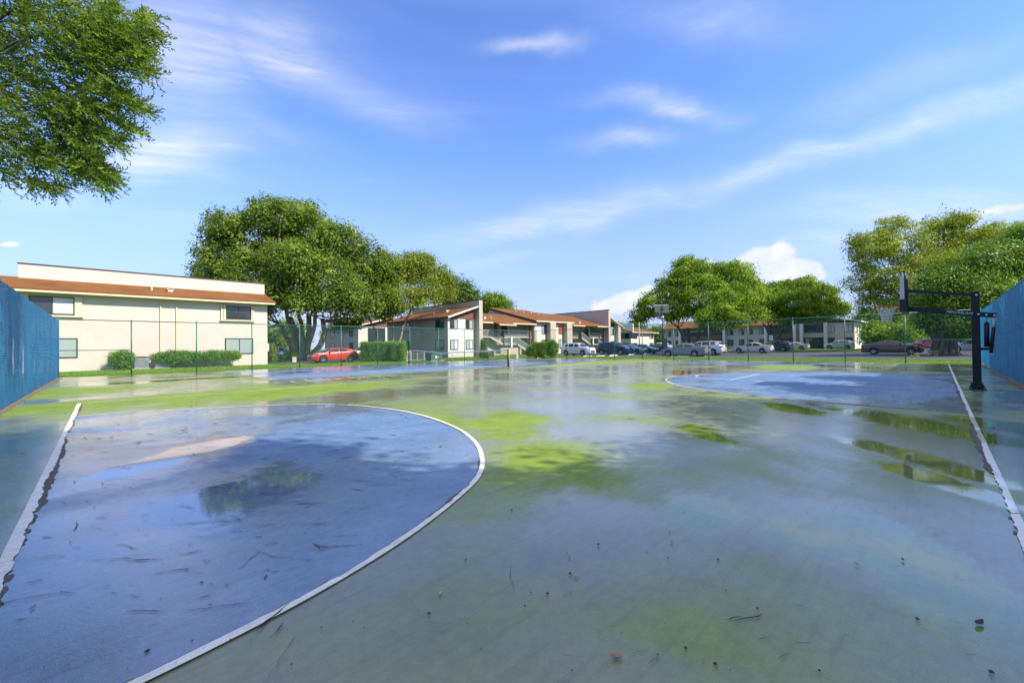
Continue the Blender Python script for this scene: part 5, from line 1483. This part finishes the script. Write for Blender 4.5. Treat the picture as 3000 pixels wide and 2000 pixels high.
for k, (u, Z, v, rv) in enumerate(far):
    b = at(u, Z); rng_ = random.Random(k)
    hh = (1012 - v + rv) / FPX * Z
    lb = px_lobes(Z, [(u + rng_.uniform(-25, 25), v + rng_.uniform(-.35, .5) * rv, rv * .75, rv * .5, rng_.uniform(-2, 2)) for _ in range(6)])
    lm = 'leaf_bright' if k in (0, 1, 12, 13, 14) else 'leaf_deep' if k % 2 else 'leaf_ficus'
    tree('background_tree', 'background tree ' + words[k], b, [((0, 0), onZ(u, v + rv * .5, Z), .2 + .001 * Z)], lb, lm, .16 + .0032 * Z, 230, 20, .25 + .005 * Z, 200 + k, 'bark_dark', group='background trees')


def shrub(name, label, cx_, cy_, sx_, sy_, h, lm, seed, leaf=.09, dens=1.0, cat='shrub', rot=0.0, boxy=False, stems=5, group='shrubs and hedges', z0=.35):
    rng = np.random.default_rng(seed)
    r_ = thing(name, label, cat, (cx_, cy_, -.03), rot, group)
    m = int(1500 * dens * max(.4, (sx_ * h * 2 + sx_ * sy_ + sy_ * h) / 6))
    if boxy:
        q = rng.uniform(-1, 1, (m, 3)); ax = rng.integers(0, 3, m); sg = np.sign(q[np.arange(m), ax]); q[np.arange(m), ax] = sg * rng.uniform(.82, 1.04, m)
        q[:, 2] = np.where((ax == 2) & (sg < 0), rng.uniform(0, 1, m), q[:, 2])
        P = np.c_[q[:, 0] * sx_ / 2, q[:, 1] * sy_ / 2, h * (.52 + .48 * q[:, 2])]; d = q
        P += rng.normal(size=P.shape) * .05
    else:
        d = rng.normal(size=(m, 3)); d /= np.linalg.norm(d, axis=1)[:, None]
        rad = .55 + .5 * rng.random(m) ** .6; rad *= 1 + .13 * np.sin(d[:, 0] * 6 + seed) + .1 * np.sin(d[:, 1] * 8)
        q = np.sign(d) * np.abs(d) ** .75
        P = np.c_[q[:, 0] * rad * sx_ / 2, q[:, 1] * rad * sy_ / 2, z0 * h + (1 - z0) * h * (.5 + .5 * q[:, 2] * rad)]
    k = 6; idx = np.repeat(np.arange(m), k)
    PP = P[idx] + rng.normal(size=(m * k, 3)) * .07
    PP[:, 2] = np.maximum(PP[:, 2], .06)
    V, Fq = leaf_quads(PP, rng.normal(size=PP.shape) * .8 + d[idx] * .6 + np.array([0, 0, .6]), leaf, .6, rng)
    tt = np.clip(rng.normal(.5, .18, m)[idx] + rng.normal(0, .12, m * k), 0, 1)
    np_mesh('foliage', V, Fq, M[lm], r_, False, np.repeat(tt, 4))
    tk = MB()
    for i in range(stems):
        a = 2 * PI * i / stems; x = (i / max(1, stems - 1) - .5) * sx_ * .7
        tk.tube([(x * .9, 0, 0), (x, .1 * math.sin(a), h * .3), (x * 1.1 + .1 * math.cos(a), .2 * math.sin(a), h * .75)], [.028, .022, .01], 6)
    tk.build('stem', M['bark'], r_, True)
    return r_


def px_shrub(name, label, uL, uR, top, Z, lm, seed, depth=None, **kw):
    c = at((uL + uR) / 2, Z); w = (uR - uL) / FPX * Z; h = (1014.4 - .0131 * ((uL + uR) / 2 - 1500) - top) / FPX * Z + EYE
    return shrub(name, label, c[0], c[1], w, depth or w * .7, max(.25, h), lm, seed, rot=HEAD - PI / 2, **kw)


shrub('hedge', 'small round shrub beside the air conditioner at the cream wall', 1.0, 41.8, 1.25, 1.2, 1.35, 'leaf_hedge', 1, stems=4, z0=.15)
shrub('hedge', 'long flat-topped hedge against the cream wall', 4.25, 41.9, 3.0, 1.2, 1.3, 'leaf_hedge', 2, dens=1.0, stems=7, z0=.35)
shrub('hedge', 'bushy hedge end with bare stems below the cream building window', 6.9, 41.8, 2.6, 1.3, 1.28, 'leaf_hedge', 3, dens=.7, stems=7, z0=.4)
px_shrub('box_hedge', 'large clipped box hedge beside the tennis net end', 1068, 1160, 1004, 42, 'leaf_hedge', 4, 2.2, boxy=True, dens=1.6, cat='hedge')
px_shrub('box_hedge', 'lighter green rounded shrub at the right end of the box hedge', 1150, 1190, 1001, 41, 'leaf_bright', 5, 1.3, dens=1.3, z0=.1)
px_shrub('shrub', 'dark bush growing by the fence corner left of the white crossover', 1563, 1602, 1001, 47, 'leaf_hedge', 6, 1.4, dens=1.1, z0=.1)
px_shrub('shrub', 'sunlit bush growing by the fence corner, right-hand of a pair', 1597, 1634, 998, 47, 'leaf_hedge', 7, 1.4, dens=1.1, z0=.15)
px_shrub('shrub', 'low dark green bush at the foot of the outdoor stair', 1542, 1568, 1014, 53, 'leaf_deep', 8, 1.2, z0=.05)
px_shrub('shrub', 'low bright plant below the tall tan party wall', 1405, 1432, 1028, 49, 'leaf_bright', 9, .8, z0=.05)
px_shrub('climbing_plant', 'tall dark climbing plant on the stair wall beside the tan party wall', 1407, 1424, 994, 52, 'leaf_deep', 10, .6, z0=.05, dens=.8)
px_shrub('shrub', 'yellow-green bush at the corner of the cream building', 780, 806, 1008, 43, 'leaf_olive', 11, .8, z0=.05)
px_shrub('shrub', 'dark rounded bush beside the great tree trunk', 838, 872, 1028, 46, 'leaf_deep', 12, 1.0, z0=.05)
px_shrub('shrub', 'low clipped hedge beyond the maroon sedan bonnet', 2632, 2690, 1000, 66, 'leaf_bright', 13, 1.0, z0=.05)
px_shrub('flowering_plant', 'small plant with bright yellow leaves on the grass by the fence post', 2668, 2690, 1036, 31, 'leaf_gold', 14, .25, dens=.03, z0=.05, stems=3, leaf=.06)
px_shrub('flowering_plant', 'tiny yellow plant against the ficus trunk', 2735, 2745, 1024, 36, 'leaf_gold', 15, .2, dens=.03, z0=.1, stems=2, leaf=.06)
for k, (a, b) in enumerate(((2340, 2372), (2376, 2412), (2190, 2216))):
    px_shrub('shrub', 'low foundation shrub against the beige block ' + ['below its balcony', 'beside its dark doorway', 'under its left-hand windows'][k], a, b, 1013, 96, 'leaf_deep', 20 + k, 1.2, z0=.05, leaf=.14)


def spiky(name, label, p, h, nl, seed, spread=1.0):
    rng = np.random.default_rng(seed); r_ = thing(name, label, 'plant', (p[0], p[1], -.03), 0, 'spiky plants')
    V = []; Fc = []; T = []
    for i in range(nl):
        a = rng.uniform(0, 2 * PI); el = rng.uniform(.2, 1.35); L = h * rng.uniform(.8, 1.25)
        pts = []
        for t in np.linspace(0, 1, 6):
            pts.append(np.array([math.cos(a) * math.cos(el) * L * t * spread, math.sin(a) * math.cos(el) * L * t * spread, .15 + L * math.sin(el) * t - .45 * L * t * t * math.cos(el)]))
        w = np.array([-math.sin(a), math.cos(a), 0]); b = len(V)
        for t, q in zip(np.linspace(0, 1, 6), pts):
            ww = .07 * h * (1 - t) ** .6 * (t + .25) + .004; q[2] = max(q[2], .03)
            V += [q - w * ww, q + w * ww]; T += [rng.uniform(.2, .7)] * 2
        for j in range(5): Fc.append((b + 2 * j, b + 2 * j + 1, b + 2 * j + 3, b + 2 * j + 2))
    np_mesh('fronds', V, Fc, M['leaf_deep'], r_, False, T)
    MB().tube([(0, 0, 0), (0, 0, .2)], .09, 8).build('stem', M['bark_dark'], r_, True)


spiky('cycad', 'spiky dark cycad in front of the silver crossover', at(822, 44.5), 1.05, 46, 1)
spiky('cycad', 'small spiky cycad between the cream building and the great tree', at(800, 43.5), .7, 30, 2)
for k, (u, Z, z) in enumerate(((803, 56, 3.2), (842, 60, 3.8))):
    p = at(u, Z); rng = np.random.default_rng(80 + k)
    r_ = thing('palm_tree', ['small palm behind the silver crossover roof', 'taller palm between the silver crossover and the great tree'][k], 'palm tree', p, 0, 'small palms')
    MB().tube([(0, 0, -.05), (.05, 0, z * .5), (0, .05, z)], [.14, .11, .09], 8).build('trunk', M['bark'], r_, True)
    V = []; Fc = []; T = []
    for i in range(22):
        a = rng.uniform(0, 2 * PI); el = rng.uniform(-.1, 1.2); L = rng.uniform(1.5, 2.1)
        for t in np.linspace(.15, 1, 16):
            c = np.array([math.cos(a) * math.cos(el) * L * t, math.sin(a) * math.cos(el) * L * t, z + L * math.sin(el) * t - .75 * L * t * t])
            for sg in (-1, 1):
                w = np.array([-math.sin(a), math.cos(a), 0]) * sg; dd = np.array([math.cos(a), math.sin(a), -.5])
                e = c + (w * .8 + dd * .5) * .42 * (1.15 - t); b = len(V)
                V += [c, c + dd * .05, e, c - dd * .03]; T += [rng.uniform(.2, .8)] * 4; Fc.append((b, b + 1, b + 2, b + 3))
    np_mesh('crown', V, Fc, M['leaf_deep'], r_, False, T)

# lawns: blades on the strips that show beyond the fences
def lawn(name, label, boxes, dens, h, seed):
    rng = np.random.default_rng(seed); V = []; T = []
    for x0, x1, y0, y1 in boxes:
        m = int((x1 - x0) * (y1 - y0) * dens)
        x = rng.uniform(x0, x1, m); y = rng.uniform(y0, y1, m); a = rng.uniform(0, 2 * PI, m); hh = h * rng.uniform(.5, 1.4, m); w = .012
        lean = rng.normal(0, .4, (m, 2)) * hh[:, None]
        A = np.c_[x - w * np.cos(a), y - w * np.sin(a), np.full(m, -.036)]; B = np.c_[x + w * np.cos(a), y + w * np.sin(a), np.full(m, -.036)]
        Ct = np.c_[x + lean[:, 0], y + lean[:, 1], -.036 + hh]
        V.append(np.stack([A, B, Ct], 1).reshape(-1, 3)); T.append(np.repeat(np.clip(rng.normal(.6, .22, m), 0, 1), 3))
    V = np.concatenate(V); o_ = np_mesh(name, V, np.arange(len(V)).reshape(-1, 3), M['leaf_bright'], None, False, np.concatenate(T))
    tag(o_, label, 'grass', kind='stuff')


lawn('grass_blades', 'short green lawn grass on the strips outside the courts', [(-1.6, 35, 32.35, 33.6), (-1.6, 11, 33.6, 42), (11, 36, 33.6, 39.8), (30, 46, 39.8, 46), (35.35, 41.3, -4, 40)], 150, .085, 5)


# ------------------------------------------------------------------ small things outside the fences
def ac_unit(p, label, rz=0.0, s=.8, h=.85):
    r_ = thing('air_conditioner', label, 'air conditioner', (p[0], p[1], 0), rz, 'air conditioner units on the lawn')
    MB().box(-s * .65, s * .65, -s * .65, s * .65, -.04, .05).build('concrete_pad', M['concrete'], r_)
    MB().box(-s / 2, s / 2, -s / 2, s / 2, .051, h).build('cabinet', M['box_grey'], r_)
    for i in range(9):
        z = .14 + i * (h - .24) / 9
        MB().box(-s / 2 - .012, s / 2 + .012, -s / 2 - .012, -s / 2 - .001, z, z + .03).build('louvre', M['metal_grey'], r_)
    MB().box(-s / 2 - .02, s / 2 + .02, -s / 2 - .02, s / 2 + .02, h + .001, h + .05).build('lid', M['frame_dark'], r_)
    MB().lathe([(s * .4, h + .052), (s * .36, h + .085), (0, h + .09)], 'z', 16).build('fan_guard', M['frame_dark'], r_)


ac_unit((2.05, 42.1), 'grey air conditioner beside the small round shrub at the cream wall')
ac_unit((3.25, 42.25), 'air conditioner half hidden in the long hedge at the cream wall')
ac_unit(at(1212, 44.0), 'dark air conditioner beside the shaded tan wall', HEAD - PI / 2)
ac_unit(at(1232, 44.5), 'air conditioner next to the green utility cabinet', HEAD - PI / 2)
ac_unit(at(1440, 50), 'small air conditioner beneath the outdoor stair', HEAD - PI / 2, .6, .7)
p = at(1271, 41); r_ = thing('utility_cabinet', 'dark green utility cabinet on the lawn before the shaded tan wall', 'utility box', (p[0], p[1], -.03), 0)
MB().box(-.75, .75, -.6, .6, 0, .1).build('plinth', M['concrete'], r_); MB().box(-.65, .65, -.5, .5, .101, .72).build('cabinet', M['box_green'], r_)
MB().box(-.68, .68, -.53, .53, .721, .78).build('lid', M['box_green'], r_); MB().box(-.2, 0, -.515, -.501, .3, .55).box(.1, .25, -.515, -.501, .3, .55).build('warning_sticker', M['white_plastic'], r_)
p = at(1191, 43); r_ = thing('utility_cabinet', 'pale grey upright utility cabinet beside the box hedge', 'utility box', (p[0], p[1], -.03), .2)
MB().box(-.35, .35, -.3, .3, 0, 1.0).build('cabinet', M['trim_white'], r_); MB().box(-.30, .30, -.315, -.301, .1, .9).build('door', M['box_grey'], r_)
p = at(2727, 38); r_ = thing('utility_cabinet', 'pale green utility box on the grass beside the ficus trunk', 'utility box', (p[0], p[1], -.03), .2)
MB().box(-.22, .22, -.2, .2, 0, .48).build('cabinet', M['pale_green'], r_); MB().box(-.24, .24, -.22, .22, .481, .53).build('lid', M['pale_green'], r_)


def small_sign(p, label, w, h, z, rz, back='white_plastic'):
    r_ = thing('sign', label, 'sign', (p[0], p[1], -.03), rz, 'small signs around the car park')
    MB().tube([(0, .03, 0), (0, .03, z + h)], .022, 8).build('post', M['metal_grey'], r_, True)
    MB().box(-w / 2, w / 2, -.008, .005, z, z + h).build('panel', M[back], r_)
    for i in range(3): MB().box(-w * .36, w * (.36 - .1 * i), -.011, -.0085, z + h * (.72 - .22 * i), z + h * (.80 - .22 * i)).build('text_bar', M['box_grey'], r_)


small_sign(at(862, 40.5), 'small leaning white sign beside the great tree trunk', .34, .5, .1, HEAD - PI / 2 + .3)
small_sign(at(1515, 44), 'small white sign on the lawn below the outdoor stair', .22, .42, .1, HEAD - PI / 2)
small_sign(at(2259, 62), 'white car-park sign on a tall post by the dark sport utility car', .55, .75, 1.75, HEAD - PI / 2)

# solar pole
p = at(1942, 47); r_ = thing('solar_light_pole', 'dark pole carrying a tilted solar panel, cameras and a battery box', 'light pole', (p[0], p[1], -.03), HEAD - PI / 2)
MB().tube([(0, 0, 0), (0, 0, 5.2)], [.085, .07], 12).build('pole', M['pole_navy'], r_, True)
MB().lathe([(.16, 0), (.16, .03), (.09, .05)], 'z', 14).build('base_plate', M['metal_grey'], r_)
MB().box(-.04, .40, -.18, .2, 1.05, 2.05).build('battery_box', M['pole_navy'], r_)
tl = math.radians(33)
pc = np.array([0, .1, 5.35]); ex = np.array([.95, .10, 0]) * .85; ey = np.array([.30, math.cos(tl) * .8, -math.sin(tl)]) * .72
pn = np.cross(ex, ey); pn /= np.linalg.norm(pn)
if pn[2] < 0: pn = -pn
q4 = [pc - ex + ey * -1, pc + ex - ey, pc + ex + ey, pc - ex + ey]
sp = MB().prism(q4, pn * .035).build('solar_panel', M['solar'], r_)
MB().prism([a * .96 + pc * .04 + pn * .036 for a in q4], pn * .006).build('cell_sheet', M['solar_dark'], sp)
MB().bar(pc - ey * .9 - pn * .03, pc + ey * .9 - pn * .03, .06, .05).bar(pc - ex * .4 - pn * .05, pc + ex * .4 - pn * .05, .05, .05).tube([(0, 0, 5.1), tuple(pc - pn * .03)], .05, 8).build('panel_bracket', M['metal_black'], r_)
MB().lathe([(0, .13), (.10, .10), (.13, 0), (.10, -.10), (0, -.13)], 'z', 12, (0, -.1, 4.45)).build('dome_camera', M['white_plastic'], r_, True)
for sx_, z in ((-1, 3.85), (1, 3.95), (1, 3.7)):
    MB().bar((sx_ * .08, -.02, z), (sx_ * .34, -.10, z - .05), .10, .10).build('camera', M['white_plastic'], r_)
# thin lamp post
p = at(1873, 68); r_ = thing('lamp_post', 'thin tan lamp post with two angled heads before the white-fronted block', 'lamp post', (p[0], p[1], -.03), HEAD - PI / 2)
MB().tube([(0, 0, 0), (0, 0, 5.1)], [.10, .07], 10).build('post', M['lamp_pole'], r_, True)
for sx_ in (-1, 1):
    a_ = MB().tube([(0, 0, 5.0), (sx_ * .5, -.05, 5.45)], .045, 8).build('arm', M['trim_white'], r_, True)
    MB().bar((sx_ * .42, -.05, 5.42), (sx_ * .95, -.05, 5.72), .22, .07).build('lamp_head', M['trim_white'], r_)

# wheel stops at the ends of the bays
for k, (u, Z) in enumerate(((1757, 50.5), (1795, 52), (1850, 56), (1895, 57), (1990, 42.2), (2040, 42.6), (1720, 50.5))):
    p = at(u, Z); o_ = MB().prism([(-.9, -.09, -.03), (-.9, .09, -.03), (-.9, .06, .10), (-.9, -.06, .10)], (1.8, 0, 0)).build('wheel_stop', M['trim_white'])
    o_.location = (p[0], p[1], 0)
    if k in (4, 5): o_.rotation_euler = (0, 0, PI / 2)
    tag(o_, 'white concrete wheel stop at the edge of the grass', 'wheel stop', 'wheel stops at the parking bays')
